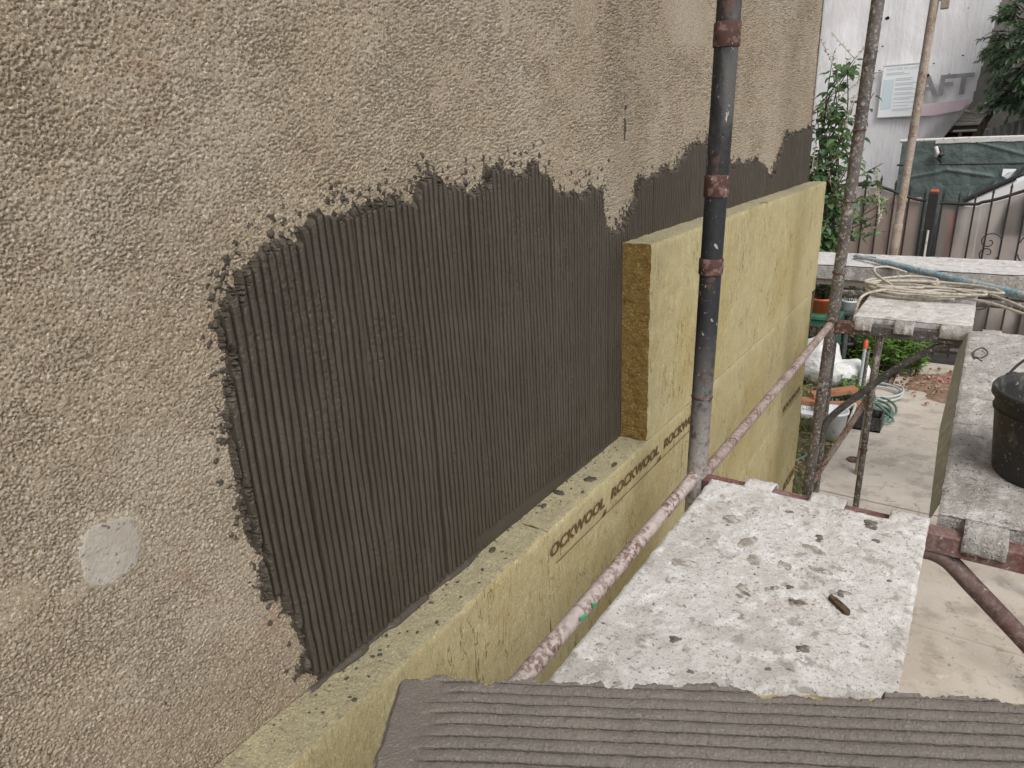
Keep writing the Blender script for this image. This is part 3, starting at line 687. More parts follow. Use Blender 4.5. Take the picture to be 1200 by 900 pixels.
# ------------------------------------------------------------------ decks
def deck(x0, x1, y0, y1, z, tabs0, tabs1, mat, label, seed, step=.006, thick=.042, tabmat=None):
    rt = root('scaffold_deck', (x0, y0, z-thick), label, 'scaffold deck', 'steel scaffold decks')
    xs_ = np.linspace(x0, x1, int((x1-x0)/step)); ysd = np.linspace(y0, y1, int((y1-y0)/step))
    X, Y = np.meshgrid(xs_, ysd, indexing='ij')
    rag = .004*(fbm(Y/.03, Y*0+seed, seed, 3)-.5)*(sstep(.02, 0, x1-X)+sstep(.02, 0, X-x0))
    Z = z+.003*(fbm(X/.03, Y/.03, seed, 4)-.5)+.0035*(fbm(X/.2, Y/.2, seed+5, 2)-.5)+.0016*sstep(.55, .7, fbm(X/.012, Y/.012, seed+8, 2))
    edge_ = np.minimum.reduce([X-x0, x1-X, Y-y0, y1-Y]); Z = Z-.004*sstep(.006, 0, edge_)
    np_mesh('cement_crust', np.stack([X+rag, Y, Z], -1).reshape(-1, 3), gridq(len(xs_), len(ysd)), mat, rt)
    b = MB(); b.box((x0+.0005, y0+.0005, z-thick), (x0+.004, y1-.0005, z-.004)); b.box((x1-.004, y0+.0005, z-thick), (x1-.0005, y1-.0005, z-.004))
    b.box((x0+.004, y0+.002, z-.010), (x1-.004, y1-.002, z-.0055)); b.box((x0+.004, y0+.0005, z-thick), (x1-.004, y0+.004, z-.010)); b.box((x0+.004, y1-.004, z-thick), (x1-.004, y1-.0005, z-.010))
    b.build('tray', mat if tabmat is None else tabmat, rt)
    for (tabs, ye, sg) in ((tabs0, y0, -1), (tabs1, y1, 1)):
        for (a, c) in tabs:
            # hook strip curling over the transom
            pr = [(0, .0), (.02, .001), (.046, .0), (.064, -.006), (.073, -.020), (.075, -.046)]
            n = 10; vs = []; fs = []
            for i, (d, h) in enumerate(pr):
                for k in range(n+1):
                    t = k/n; xx = a+(c-a)*t
                    vs.append((xx+.002*math.sin(i*3+k), ye+sg*(d+.003*math.sin(k*1.7+seed)*(i > 3)), z+h-.001+.0015*math.sin(k*2.1+i)))
            for i, (d, h) in enumerate(pr):
                for k in range(n+1):
                    t = k/n; vs.append((a+(c-a)*t, ye+sg*(d-.004*(i > 2)), z+h-.006))
            m_ = len(pr)*(n+1)
            for i in range(len(pr)-1):
                for k in range(n):
                    q = i*(n+1)+k; fs.append((q, q+1, q+n+2, q+n+1)); fs.append((m_+q, m_+q+n+1, m_+q+n+2, m_+q+1))
            for k in range(n):
                q = (len(pr)-1)*(n+1)+k; fs.append((q, q+1, m_+q+1, m_+q)); fs.append((k, m_+k, m_+k+1, k+1))
            for i in range(len(pr)-1):
                q = i*(n+1); fs.append((q, q+n+1, m_+q+n+1, m_+q)); q += n; fs.append((q, m_+q, m_+q+n+1, q+n+1))
            h_ = MB(); h_.add(vs, fs, 0, True); h_.build('hook', mat if (tabmat is None and seed == 3) else 'cement_crust_grey', rt)
    return rt
dA = deck(.362, .858, -.55, 1.617, DZ, [], [(.445, .515), (.603, .683), (.778, .858)], 'cement_crust', 'white cement splattered scaffold deck nearest the camera', 3, .005)
dB = deck(.872, 1.37, 1.70, 3.47, DZ+.002, [(.925, 1.008), (1.10, 1.18), (1.28, 1.36)], [(.92, .99), (1.2, 1.3)], 'cement_crust_grey', 'grey scaffold deck that carries the black bucket', 4, .006)
b = MB(); b.add([(.8715, 1.76, DZ-.006), (.8715, 3.46, DZ-.006), (.846, 3.46, DZ-.085), (.838, 2.5, DZ-.10), (.855, 1.76, DZ-.06)], [(0, 1, 2, 3, 4)]); b.add([(.872, 1.76, DZ-.006), (.872, 3.46, DZ-.006), (.8465, 3.46, DZ-.085), (.8385, 2.5, DZ-.10), (.8555, 1.76, DZ-.06)], [(4, 3, 2, 1, 0)]); b.build('side_flange', 'galvanised_edge', dB)
dC = deck(.405, .885, 3.548, 4.40, DZ+.002, [(.42, .495), (.585, .665), (.765, .885)], [], 'cement_crust', 'short far scaffold deck with the coiled rope on it', 5, .008)
# bearer under the far end of the short deck
rt = root('bearer_tube', (.40, 4.36, -.06), 'tube carrying the far end of the short rope deck', 'scaffold tube')
b = MB(); b.tube([(.2, 4.36, -.043), (1.46, 4.36, -.043)], .021, 14); b.build('tube', 'grimy_tube', rt)
b = MB(); b.tube([(1.46, 4.36, GZ+.01), (1.46, 4.36, .3)], .0245, 14); b.build('standard', 'grimy_tube', rt)
b = MB(); b.tube([(.205, 4.36, GZ+.01), (.205, 4.36, .0)], .0225, 14); b.build('standard', 'grimy_tube', rt)
# cross deck round the corner
rt = root('scaffold_deck', (-1.4, 4.9, -.07), 'thick pale cross deck beyond the rope deck round the corner', 'scaffold deck', 'steel scaffold decks')
xs_ = np.linspace(-1.4, 2.4, 320); ysd = np.linspace(4.90, 5.42, 50); X, Y = np.meshgrid(xs_, ysd, indexing='ij')
Z = DZ+.006*(fbm(X/.06, Y/.06, 77, 3)-.5); Yj = Y+.008*(fbm(X/.05, X*0, 78, 3)-.5)
np_mesh('cement_crust', np.stack([X, Yj, Z], -1).reshape(-1, 3), gridq(320, 50), 'cement_crust', rt)
b = MB(); b.box((-1.4, 4.902, -.075), (2.4, 5.418, DZ-.005), ch=.006); b.build('slab', 'cement_crust_grey', rt)
b = MB(); b.tube([(-1.3, 4.98, -.10), (2.3, 4.98, -.10)], .024, 12); b.build('ledger', 'off_white_metal', rt)
b = MB(); b.tube([(-1.3, 5.36, -.10), (2.3, 5.36, -.10)], .024, 12); b.build('ledger', 'off_white_metal', rt)
for (xx, yy) in ((2.0, 5.0), (2.0, 5.38), (-1.2, 5.0), (-1.2, 5.38)):
    b = MB(); b.tube([(xx, yy, GZ-.05), (xx, yy, -.123)], .024, 12); b.build('leg', 'grimy_tube', rt)
# third pole
rt = root('scaffold_pole', (.345, 5.56, GZ), 'ochre rusty scaffold pole beyond the cross deck', 'scaffold pole')
pole(rt, .352, 5.56, GZ-.02, 2.8, .0265, 'ochre_rust_tube', .018, 'tube', [(.80, .012, .0285), (.07, .30, .0305)], 'ochre_rust_tube')
b = MB(); b.box((.42, 5.535, 1.55), (.465, 5.58, 1.9), ch=.004); b.box((.404, 5.545, 1.60), (.43, 5.57, 1.63)); b.build('clamp_block', 'ochre_rust_tube', rt)

# ------------------------------------------------------------------ droppings, splinter and wire on the near deck
b = MB()
BL = [(.577, 1.537, .011), (.747, 1.568, .022), (.507, .979, .012), (.515, .985, .006), (.561, .92, .010), (.707, 1.068, .017), (.669, .99, .008), (.699, 1.008, .008), (.606, .907, .011), (.809, 1.359, .006), (.671, 1.197, .018), (.618, 1.218, .011),
      (.69, 1.326, .010), (.735, 1.27, .014), (.607, 1.532, .006), (.659, 1.456, .014), (.733, 1.066, .006), (.66, 1.44, .007), (.835, 1.575, .006), (.70, 1.575, .005), (.58, 1.175, .012), (.645, 1.235, .013), (.69, 1.13, .007), (.705, 1.12, .006), (.77, 1.50, .013), (.50, 1.25, .005), (.45, 1.33, .005)]
for i, (x, yv, r) in enumerate(BL): blob(b, (x, yv, DZ), r*.85, r*.10+.001, 300+i, n=20)
for i in range(70):
    x = random.uniform(.375, .85); yv = random.uniform(.8, 1.61); r = min(random.expovariate(1/.0012)+.0008, .004)
    blob(b, (x, yv, DZ), r, r*.3+.0006, 400+i, n=7)
tag(b.build('mortar_droppings', 'dried_drops'), 'dark mortar drops on the white near deck', kind='stuff')
b = MB()
for i, (x, yv, r) in enumerate([(.568, 1.188, .022), (.647, 1.235, .024), (.69, 1.326, .022), (.735, 1.27, .022), (.618, 1.218, .018), (.671, 1.197, .024), (.435, 1.212, .03), (.434, 1.142, .02), (.529, 1.361, .028), (.502, 1.127, .016), (.60, 1.10, .02), (.576, 1.161, .014), (.66, 1.40, .03), (.71, 1.02, .012), (.56, 1.30, .022), (.79, 1.16, .014), (.47, 1.44, .022), (.62, 1.31, .02)]):
    blob(b, (x, yv, DZ+.0006), r*.8, .0011, 900+i, n=26)
tag(b.build('damp_stains', 'damp_stain'), 'brownish grey smears on the white near deck', kind='stuff')
b = MB()
v = [(0, -.006), (.018, -.008), (.048, -.007), (.052, -.002), (.050, .004), (.03, .0075), (.006, .006), (-.002, .001)]
cs, sn = math.cos(R(-43)), math.sin(R(-43)); n = len(v)
top = [(.722+a*cs-c*sn, 1.240+a*sn+c*cs, DZ+.010+.002*math.sin(i*2)) for i, (a, c) in enumerate(v)]
low = [(p[0], p[1], DZ-.001) for p in top]
b.add(top+low, [tuple(range(n)), tuple(reversed(range(n, 2*n)))]+[(i, (i+1) % n, (i+1) % n+n, i+n) for i in range(n)])
tag(b.build('wood_splinter', 'brown_splinter', bevel=.0012), 'dark brown wood splinter lying on the white near deck', 'splinter')
b = MB(); b.tube(smooth_path([(.905, 3.02, DZ+.004), (.90, 3.10, DZ+.010), (.925, 3.16, DZ+.013), (.945, 3.10, DZ+.010), (.925, 3.04, DZ+.005), (.905, 3.05, DZ+.004), (.93, 3.0, DZ+.004)]), .0028, 8)
tag(b.build('wire_loop', 'wire'), 'small loop of bent wire lying on the grey deck', 'wire')

# ------------------------------------------------------------------ mortar bucket
BX, BY, BZ = 1.098, 2.03, DZ+.003
rt = root('bucket', (BX, BY, BZ), 'black plastic mortar bucket with wire handle on the grey deck', 'bucket')
b = MB(); b.lathe([(.0, .0), (.120, .0), (.127, .004), (.130, .012), (.152, .20), (.154, .222), (.150, .222), (.147, .20), (.125, .014), (.0, .010)], (BX, BY, BZ), 56); b.build('body', 'black_plastic', rt)
b = MB(); b.lathe([(.151, .205), (.158, .204), (.161, .207), (.161, .221), (.158, .226), (.153, .226), (.149, .221)], (BX, BY, BZ), 56); b.lathe([(.147, .168), (.152, .168), (.153, .173), (.148, .174)], (BX, BY, BZ), 56); b.build('rim', 'black_plastic', rt)
aH = R(138)
for sg in (0, math.pi):
    d = Vector((math.cos(aH+sg), math.sin(aH+sg), 0)); p = Vector((BX, BY, BZ+.205))+d*.160
    b = MB(); q = Matrix.Rotation(aH+sg, 3, 'Z'); b.box((p.x-.008, p.y-.016, p.z-.022), (p.x+.008, p.y+.016, p.z+.022), ch=.004, rot=q); b.build('ear', 'black_plastic', rt)
d = Vector((math.cos(aH), math.sin(aH), 0)); e_ = Vector((-d.y, d.x, 0)); c0 = Vector((BX, BY, BZ+.213))
pts = [c0+d*.172*math.cos(t)+(Vector((0, 0, 1))*.80-e_*.55)*.15*math.sin(t) for t in [math.pi*k/24 for k in range(25)]]
b = MB(); b.tube(pts, .0034, 8); b.build('handle', 'wire', rt)
b = MB(); b.lathe([(.0, .03), (.08, .033), (.125, .03)], (BX, BY, BZ), 40); b.build('contents', 'wall_adhesive', rt)

# ------------------------------------------------------------------ rope and blue pipe on the far deck
rt = root('painted_pipe', (.17, 5.15, DZ), 'old pipe with flaking blue paint lying across the far decks', 'pipe')
A_ = Vector((.165, 5.17, DZ+.024)); B_ = Vector((1.55, 3.62, DZ+.034)); n = 20
b = MB(); b.tube([A_.lerp(B_, k/n) for k in range(n+1)], [.013 if k < 3 else .022 for k in range(n+1)], 14); b.build('tube', 'blue_painted_tube', rt)
b = MB(); b.box((.145, 5.165, DZ+.008), (.29, 5.195, DZ+.024), rot=Matrix.Rotation(R(-20), 3, 'Z'), ch=.003); b.build('flat_end', 'grimy_tube', rt)
rp = random.Random(21); P = []
for k in range(7*20):
    t = k/20*2*math.pi; lp = k//20
    cx = .60+.012*lp*rp.uniform(.8, 1.2)*(-1)**lp; cy = 4.13+.02*lp*(.5 if lp % 2 else -.3)
    ax_ = Vector((.82, -.12, 0)); ay_ = Vector((.35, .9, 0)).normalized()
    p = Vector((cx, cy, DZ+.012+.009*min(lp, 5)+.004*math.sin(t*2+lp)))+ax_.normalized()*(.215+.012*lp*(-1)**lp)*math.cos(t)+ay_*(.155+.02*math.sin(lp*1.7))*math.sin(t)
    P.append(p)
P += [Vector((.84, 4.28, DZ+.035)), Vector((.93, 4.07, DZ+.045)), Vector((1.07, 3.88, DZ+.03)), Vector((1.22, 3.74, DZ-.03)), Vector((1.34, 3.66, -.12)), Vector((1.36, 3.64, -.6))]
rt = root('rope', (.6, 4.2, DZ), 'coil of dirty beige rope on the short far deck', 'rope')
b = MB(); b.tube(smooth_path(P, 3), .0068, 8); b.build('coil', 'rope', rt)
b = MB(); b.tube(smooth_path([(.50, 4.10, DZ+.05), (.40, 4.28, DZ+.07), (.37, 4.45, DZ+.075), (.42, 4.60, DZ+.06), (.52, 4.62, DZ+.03)], 5), .0068, 8); b.build('loop', 'rope', rt)
b = MB(); b.tube(smooth_path([(.56, 4.02, DZ+.05), (.45, 3.96, DZ+.045), (.385, 3.90, DZ+.02), (.372, 3.86, -.03), (.37, 3.85, -.08)], 5), .0068, 8); b.build('tail', 'rope', rt)
b = MB(); b.tube(smooth_path([(.44, 4.0, DZ+.06), (.62, 3.97, DZ+.05), (.80, 4.02, DZ+.03), (.95, 3.92, DZ+.03), (1.1, 3.75, DZ+.02), (1.3, 3.5, DZ+.02)], 5), .0068, 8); b.build('tail', 'rope', rt)
b = MB(); b.tube([(.37, 3.85, -.08), (.368, 3.845, -.115)], .013, 10); b.build('end_whipping', 'tyre', rt)

# ------------------------------------------------------------------ freshly coated board in front of the camera
ex = Vector((math.cos(.497), math.sin(.497), 0)); ey = Vector((-ex.y, ex.x, 0))
C0 = Vector((.392, .428, .0))                  # far left corner
FZ = .314
L_, W_ = 1.0, .52
fb = root('insulation_board', (C0.x, C0.y, FZ-.1), 'stone wool board coated with grey combed mortar lying in the foreground', 'insulation board', 'loose insulation boards')
def slab(name, c0, L, W, z0, z1, parent, mats, seed):
    step = .008; V = []; Qs = []; MI = []; n0 = 0
    A = np.linspace(0, L, int(L/step)); B = np.linspace(-W, 0, int(W/step)); Cc = np.linspace(z0, z1, 14)
    def put(a, b_, c, mi):
        nonlocal n0
        sh = a.shape
        na_ = .006*(fbm(a/.02+seed, (b_+c)/.02, seed, 3)-.5)
        ta = np.where((a < .02) | (a > L-.02), 1, 0)*na_; tb = np.where((b_ > -.02) | (b_ < -W+.02), 1, 0)*.006*(fbm(b_/.02+a/.02, c/.02, seed+3, 3)-.5)
        a = a+ta; b_ = b_+tb
        P = np.stack([c0.x+ex.x*a+ey.x*b_, c0.y+ex.y*a+ey.y*b_, c], -1).reshape(-1, 3)
        V.append(P); q = gridq(*sh)+n0; Qs.append(q); MI.append(np.full(len(q), mi)); n0 += len(P)
    a, b_ = np.meshgrid(A, B, indexing='ij'); put(a, b_, np.full(a.shape, z1), 0); put(a, b_, np.full(a.shape, z0), 0)
    a, c = np.meshgrid(A, Cc, indexing='ij'); put(a, np.zeros(a.shape), c, 0); put(a, np.full(a.shape, -W), c, 0)
    b_, c = np.meshgrid(B, Cc, indexing='ij'); put(np.zeros(b_.shape), b_, c, 1); put(np.full(b_.shape, L), b_, c, 1)
    return np_mesh(name, np.concatenate(V), np.concatenate(Qs), mats, parent, mi=np.concatenate(MI))
slab('core', C0, L_, W_, FZ-.1, FZ, fb, ['stone_wool', 'stone_wool_cut'], 61)
# mortar layer: ribs along the board
bcols = []; bh = []; bid = []; yv = -.006; k = 0
while yv < W_-.01:
    w = .0148*rr.uniform(.95, 1.05)
    for q, (ph, pr_) in enumerate(((0, -.05), (.20, -.10), (.235, .94), (.30, 1.0), (.50, 1.02), (.72, .98), (.88, .90), (.975, .76))):
        bcols.append(-(yv+ph*w)); bh.append(pr_); bid.append(k)
    yv += w; k += 1
bcols = np.array(bcols)[::-1]; bh = np.array(bh)[::-1]; bid = np.array(bid)[::-1]
keep_ = bcols > -.30; bcols = bcols[keep_]; bh = bh[keep_]; bid = bid[keep_]
NA = 760; A = -.004+(L_-.002)*np.linspace(0, 1, NA)**1.15
a, b_ = np.meshgrid(A, bcols, indexing='ij'); ID = np.repeat(bid[None], NA, 0)
wv = .0022*(vnoise(a/.16, ID*.35, 101)-.5)+.0008*(vnoise(a/.03, ID*2.3, 102)-.5)-.010*sstep(.0, .35, a)*0
H = np.repeat(bh[None], NA, 0)
m_end = sstep(.030, .075, a+.03*(vnoise(ID*3.7, ID*1.3, 103)-.5))     # ribs die out at the left margin
H = H+.16*(fbm(a/.0026, b_/.0025, 104, 2)-.5)*np.where(H > .95, .25, 1.0)+.08*(vnoise(a/.08, ID*4.1, 105)-.5)
H = H*m_end+(1-m_end)*(.52+.12*fbm(a/.03, b_/.02, 106, 2))
edge_n = .010*(fbm(a/.02, a*0+3, 107, 3)-.5)+.005*(fbm(a/.004, b_/.004, 108, 2)-.5)
far_gap = .011*sstep(.62, .7, vnoise(a/.08, a*0+9, 109))*sstep(.06, .1, a)
S2 = np.minimum(-b_+.001+edge_n-far_gap, a+.003+.006*(fbm(b_/.015, b_*0, 110, 3)-.5))
ed = sstep(0, .006, S2)
Zf = np.where(S2 < -.001, FZ-.006, FZ+.0025+.0115*H*ed+.002*(fbm(a/.02, b_/.02, 111, 2)-.5))
bb = b_+wv
P = np.stack([C0.x+ex.x*a+ey.x*bb, C0.y+ex.y*a+ey.y*bb, Zf], -1).reshape(-1, 3)
Qf = gridq(NA, len(bcols)); okf = (S2.ravel()[Qf] > -.0015).any(1)
tag(np_mesh('adhesive_layer', P, Qf[okf], 'pale_adhesive', fb, smooth=False), label='light grey mortar combed into long ribs')
# rest of the layer, under the camera and outside the picture
b = MB(); nb0 = .295
vs = [C0+ex*.006-ey*nb0, C0+ex*(L_-.006)-ey*nb0, C0+ex*(L_-.006)-ey*(W_-.006), C0+ex*.006-ey*(W_-.006)]
b.add([(v.x, v.y, FZ+.008) for v in vs], [(0, 1, 2, 3)]); b.build('adhesive_field', 'pale_adhesive', fb)
# off-cuts carrying it
for k, (za, zb_) in enumerate(((DZ+.003, DZ+.093), (DZ+.096, FZ-.102))):
    c1 = Vector((.56, .30, 0)); rt = root('insulation_board', (c1.x, c1.y, za), ['lowest stone wool offcut carrying the mortared board on the deck', 'upper stone wool offcut directly under the mortared board'][k], 'insulation board', 'loose insulation boards')
    slab('core', c1, .34, .36, za, zb_, rt, ['stone_wool', 'stone_wool_cut'], 65+k)

# ------------------------------------------------------------------ vegetation helpers
def leaf(b, p, d, up, L, W, mi=0, fold=.25):
    """a folded pointed leaf blade from p along d"""
    d = d.normalized(); s_ = d.cross(up)
    if s_.length < 1e-3: s_ = Vector((1, 0, 0))
    s_.normalize(); u = s_.cross(d).normalized()
    a = p; m1 = p+d*L*.38-u*L*.02; m2 = p+d*L*.74-u*L*.07; t = p+d*L-u*L*.18
    l1 = p+d*L*.36+s_*W*.5+u*W*fold; r1 = p+d*L*.36-s_*W*.5+u*W*fold; l2 = p+d*L*.72+s_*W*.36+u*W*fold*.5-u*L*.05; r2 = p+d*L*.72-s_*W*.36+u*W*fold*.5-u*L*.05
    b.add([a, m1, m2, t, l1, r1, l2, r2], [(0, 1, 4), (0, 5, 1), (1, 2, 6, 4), (1, 5, 7, 2), (2, 3, 6), (2, 7, 3)], mi, False)
def rv(rnd, z=(-1, 1)):
    t = rnd.uniform(0, 2*math.pi); zz_ = rnd.uniform(*z); q = math.sqrt(max(0, 1-zz_*zz_)); return Vector((q*math.cos(t), q*math.sin(t), zz_))
def build_crown(name, b, mat, parent):
    og = origin(parent); me = bpy.data.meshes.new(name); me.from_pydata([(v[0]-og.x, v[1]-og.y, v[2]-og.z) for v in b.v], [], b.f)
    me.polygons.foreach_set('material_index', b.mi); return link(name, me, mat, parent)

# tall shrub at the house corner
rt = root('shrub', (-.30, 6.3, GZ), 'tall leafy green shrub rising between the house corner and the gate', 'shrub')
rs = random.Random(31); st = MB(); lv = MB(); sp = MB()
def shoot(p, q, n, L, droop=.3):
    pts = smooth_path([p, p.lerp(q, .5)+rv(rs)*.07, q], 5); st.tube(pts, [.007*(1-.7*k/len(pts)) for k in range(len(pts))], 6, False)
    for k in range(n):
        t = rs.uniform(.12, 1); i = min(int(t*(len(pts)-1)), len(pts)-2); c = pts[i].lerp(pts[i+1], rs.random())
        d = rv(rs, (-.5, .4)); lf = L*rs.uniform(.6, 1.25)
        leaf(lv, c+d*.02, d+Vector((0, 0, -droop*rs.random())), Vector((0, 0, 1))+rv(rs)*.5, lf, lf*rs.uniform(.5, .7))
    return pts[-1]
base = Vector((-.32, 6.3, GZ))
for k in range(62):
    zt = rs.uniform(-.15, 1.38); q = Vector((-.30+rs.gauss(0, .15), 6.3+rs.gauss(0, .18), zt)); s0 = Vector((-.32+rs.gauss(0, .05), 6.3+rs.gauss(0, .06), max(-.3, zt-rs.uniform(.4, .9))))
    e_ = shoot(s0, q, 20, .09)
    if rs.random() < .35:
        for j in range(2):
            tip = e_+Vector((rs.gauss(0, .08), rs.gauss(0, .08), rs.uniform(.1, .25))); sp.tube([e_, e_.lerp(tip, .5), tip], [.003, .004, .002], 5, False)
            for w_ in range(20):
                t = rs.random(); c = e_.lerp(tip, t); d = rv(rs); leaf(sp, c, d, rv(rs), .024, .009)
for k in range(13):                               # side branches towards the gate
    q = Vector((.02+rs.uniform(-.12, .22), 6.35+rs.gauss(0, .15), rs.choice((rs.uniform(.05, .35), rs.uniform(.3, .9))))); e_ = shoot(Vector((-.25, 6.3, q.z-rs.uniform(.1, .4))), q, 13, .085)
    if rs.random() < .5:
        tip = e_+Vector((rs.gauss(0, .06), 0, .2)); sp.tube([e_, tip], [.006, .003], 5, False)
        for w_ in range(24): c = e_.lerp(tip, rs.random()); leaf(sp, c, rv(rs), rv(rs), .028, .010)
st.tube([base, (-.31, 6.3, -.9), (-.28, 6.32, -.2), (-.30, 6.3, .4)], [.02, .018, .012, .006], 8); st.tube([base+Vector((.03, 0, 0)), (-.36, 6.25, -.8), (-.40, 6.3, .1)], [.018, .014, .008], 8)
st.build('stems', 'stem', rt); build_crown('foliage', lv, 'shrub_leaf', rt); build_crown('flower_spikes', sp, 'blossom_spike', rt)
# tree over the green fence
rt = root('tree', (.62, 12.9, GZ), 'dark green leafy tree above the green fence', 'tree')
b = MB(); b.tube(smooth_path([(.62, 12.9, GZ-.05), (.60, 12.9, -.5), (.58, 12.9, .6), (.78, 12.95, 1.15), (1.2, 13.0, 1.9), (1.5, 13.0, 3.0)]), [.07-.0016*k for k in range(31)], 10)
b.build('trunk', 'bark', rt)
lm = MB(); lv = MB(); rs = random.Random(5)
def spray(c, d, L):
    tip = c+d*L; lm.tube([c, c.lerp(tip, .5)+Vector((0, 0, .03)), tip-Vector((0, 0, .06*L/.4))], [.010, .006, .002], 5, False)
    for k in range(17):
        t = rs.uniform(.1, 1.05); p = c.lerp(tip, t)-Vector((0, 0, .05*t)); sd = d.cross(Vector((0, 0, 1))); sd = sd.normalized() if sd.length > .01 else Vector((1, 0, 0))
        dd = d*rs.uniform(.3, 1)+sd*rs.choice((-1, 1))*rs.uniform(.2, 1)+Vector((0, 0, rs.uniform(-.75, .1)))
        leaf(lv, p, dd, Vector((0, 0, 1))+rv(rs)*.35, rs.uniform(.07, .13), rs.uniform(.026, .042), fold=.15)
for k in range(900):
    u = rv(rs); c = Vector((1.52, 13.0, 2.25))+Vector((u.x*1.05, u.y*.85, u.z*1.35))*rs.uniform(.35, 1)**.6
    if c.z < 1.0+.5*abs(c.x-.8) and rs.random() < .7: continue
    if c.x < .92-.40*math.sin((c.z-1)*2.1) : continue
    d = (c-Vector((1.2, 13.0, 1.9))).normalized()+rv(rs)*.35+Vector((0, 0, -.1)); spray(c, d.normalized(), rs.uniform(.14, .30))
for (x, z) in ((.60, 1.02), (.74, 1.0), (.80, 1.12), (.90, 1.05), (1.02, 1.2), (.62, 1.3), (.62, 1.18), (.58, 1.66), (.50, 1.80), (.62, 1.76), (.7, 1.55), (1.0, 1.02), (1.1, .98), (.8, 1.3), (.9, 1.4), (.75, 1.45), (.85, 1.7)):
    for j in range(3): spray(Vector((x+.2, 12.9+rs.gauss(0, .2), z+.08)), (Vector((-1, rs.gauss(0, .4), -.2+rs.gauss(0, .2)))).normalized(), .24)
for k in range(14):
    u = rv(rs, (-.4, 1)); lm.tube(smooth_path([(1.1, 13, 1.7), Vector((1.35, 13, 2.0))+u*.45, Vector((1.5, 13, 2.2))+u*.9]), [.02-.0012*q for q in range(13)], 6, False)
lm.build('limbs', 'bark', rt); build_crown('crown', lv, 'tree_leaf', rt)

# ------------------------------------------------------------------ gate
GY = 9.0
def gate_leaf(x0, x1, top, label, seed):
    rt = root('gate_leaf', (x0, GY, GZ), label, 'gate', 'iron gate leaves')
    n = int(round((x1-x0)/.158)); xs2 = [x0+.02+(x1-x0-.04)*k/n for k in range(n+1)]
    for k, xx in enumerate(xs2):
        b = MB(); zt = top(xx); b.box((xx-.009, GY-.009, GZ+.06), (xx+.009, GY+.009, zt+.075)); b.add([(xx-.014, GY-.010, zt+.075), (xx+.014, GY-.010, zt+.075), (xx+.014, GY+.010, zt+.075), (xx-.014, GY+.010, zt+.075), (xx, GY, zt+.135)], [(0, 1, 4), (1, 2, 4), (2, 3, 4), (3, 0, 4), (3, 2, 1, 0)])
        b.build('bar', 'black_iron', rt)
    m_ = 40; pts = [(x0+(x1-x0)*k/m_, GY, top(x0+(x1-x0)*k/m_)) for k in range(m_+1)]
    b = MB(); b.tube(pts, .017, 8); b.build('top_rail', 'black_iron', rt)
    for zr in (GZ+.12, -.98):
        b = MB(); b.box((x0, GY-.014, zr-.016), (x1, GY+.014, zr+.016)); b.build('rail', 'black_iron', rt)
    # plastic sheets fixed behind the bars
    ns = 4; 
    for s_ in range(ns):
        a, c = x0+(x1-x0)*s_/ns+.002, x0+(x1-x0)*(s_+1)/ns-.002; w = 12
        up = [(a+(c-a)*k/w, GY+.018, top(a+(c-a)*k/w)-.03) for k in range(w+1)]; lo = [(a+(c-a)*k/w, GY+.018, GZ+.1) for k in range(w+1)]
        vs = lo+up+[(p[0], p[1]+.006, p[2]) for p in lo+up]; N = w+1
        fs = [(k, k+1, N+k+1, N+k) for k in range(w)]+[(2*N+k, 3*N+k, 3*N+k+1, 2*N+k+1) for k in range(w)]+[(k, 2*N+k, 2*N+k+1, k+1) for k in range(w)]+[(N+k, N+k+1, 3*N+k+1, 3*N+k) for k in range(w)]
        fs += [(0, N, 3*N, 2*N), (w, 2*N+w, 3*N+w, N+w)]
        b = MB(); b.add(vs, fs); b.build('sheet', 'translucent_sheet', rt)
    return rt
topL = lambda x: .235-.17*float(sstep(-.32, .30, x))-.02*float(sstep(-.5, -.9, x)) if x > -2 else .2
topR = lambda x: .045+.02*0+.20*float(sstep(.72, 1.45, x))-.015*math.sin((x-.4)*4)*(x < .8)
gl = gate_leaf(-1.25, .285, topL, 'left leaf of the black iron gate with pinkish plastic sheets', 1)
gr = gate_leaf(.42, 1.95, topR, 'right leaf of the black iron gate with grey plastic sheets', 2)
rt = root('gate_post', (.35, GY, GZ), 'black iron gate post with orange red top between the leaves', 'gate post')
b = MB(); b.box((.305, GY-.045, GZ), (.395, GY+.045, .15), ch=.006); b.build('post', 'black_iron', rt)
b = MB(); b.box((.31, GY-.04, .15), (.39, GY+.04, .185), ch=.01); b.build('cap', 'orange_cap', rt)
b = MB(); b.tube([(.35, GY-.055, GZ), (.35, GY-.055, -.25)], .012, 8); b.build('rod', 'off_white_metal', rt)
rt = root('gate_post', (2.05, GY, GZ), 'outer gate post beyond the right leaf', 'gate post')
b = MB(); b.box((1.98, GY-.05, GZ), (2.10, GY+.05, .3), ch=.006); b.build('post', 'black_iron', rt)
# scrolls
def scroll(cx, cz, sx, sz, parent):
    pts = []
    for k in range(28):
        t = k/27; a = t*2.6*math.pi; r = .10*(1-t)**1.2+.012
        pts.append((cx+sx*(r*math.cos(a)-.10), GY-.014, cz+sz*(r*math.sin(a)+.03)))
    b = MB(); b.tube(pts, .0055, 6); b.build('scroll', 'black_iron', parent)
for cz in (-.42, -.95):
    for sx in (-1, 1):
        for sz in (-1, 1): scroll(1.12+sx*.09, cz+sz*.03, -sx, sz, gr)

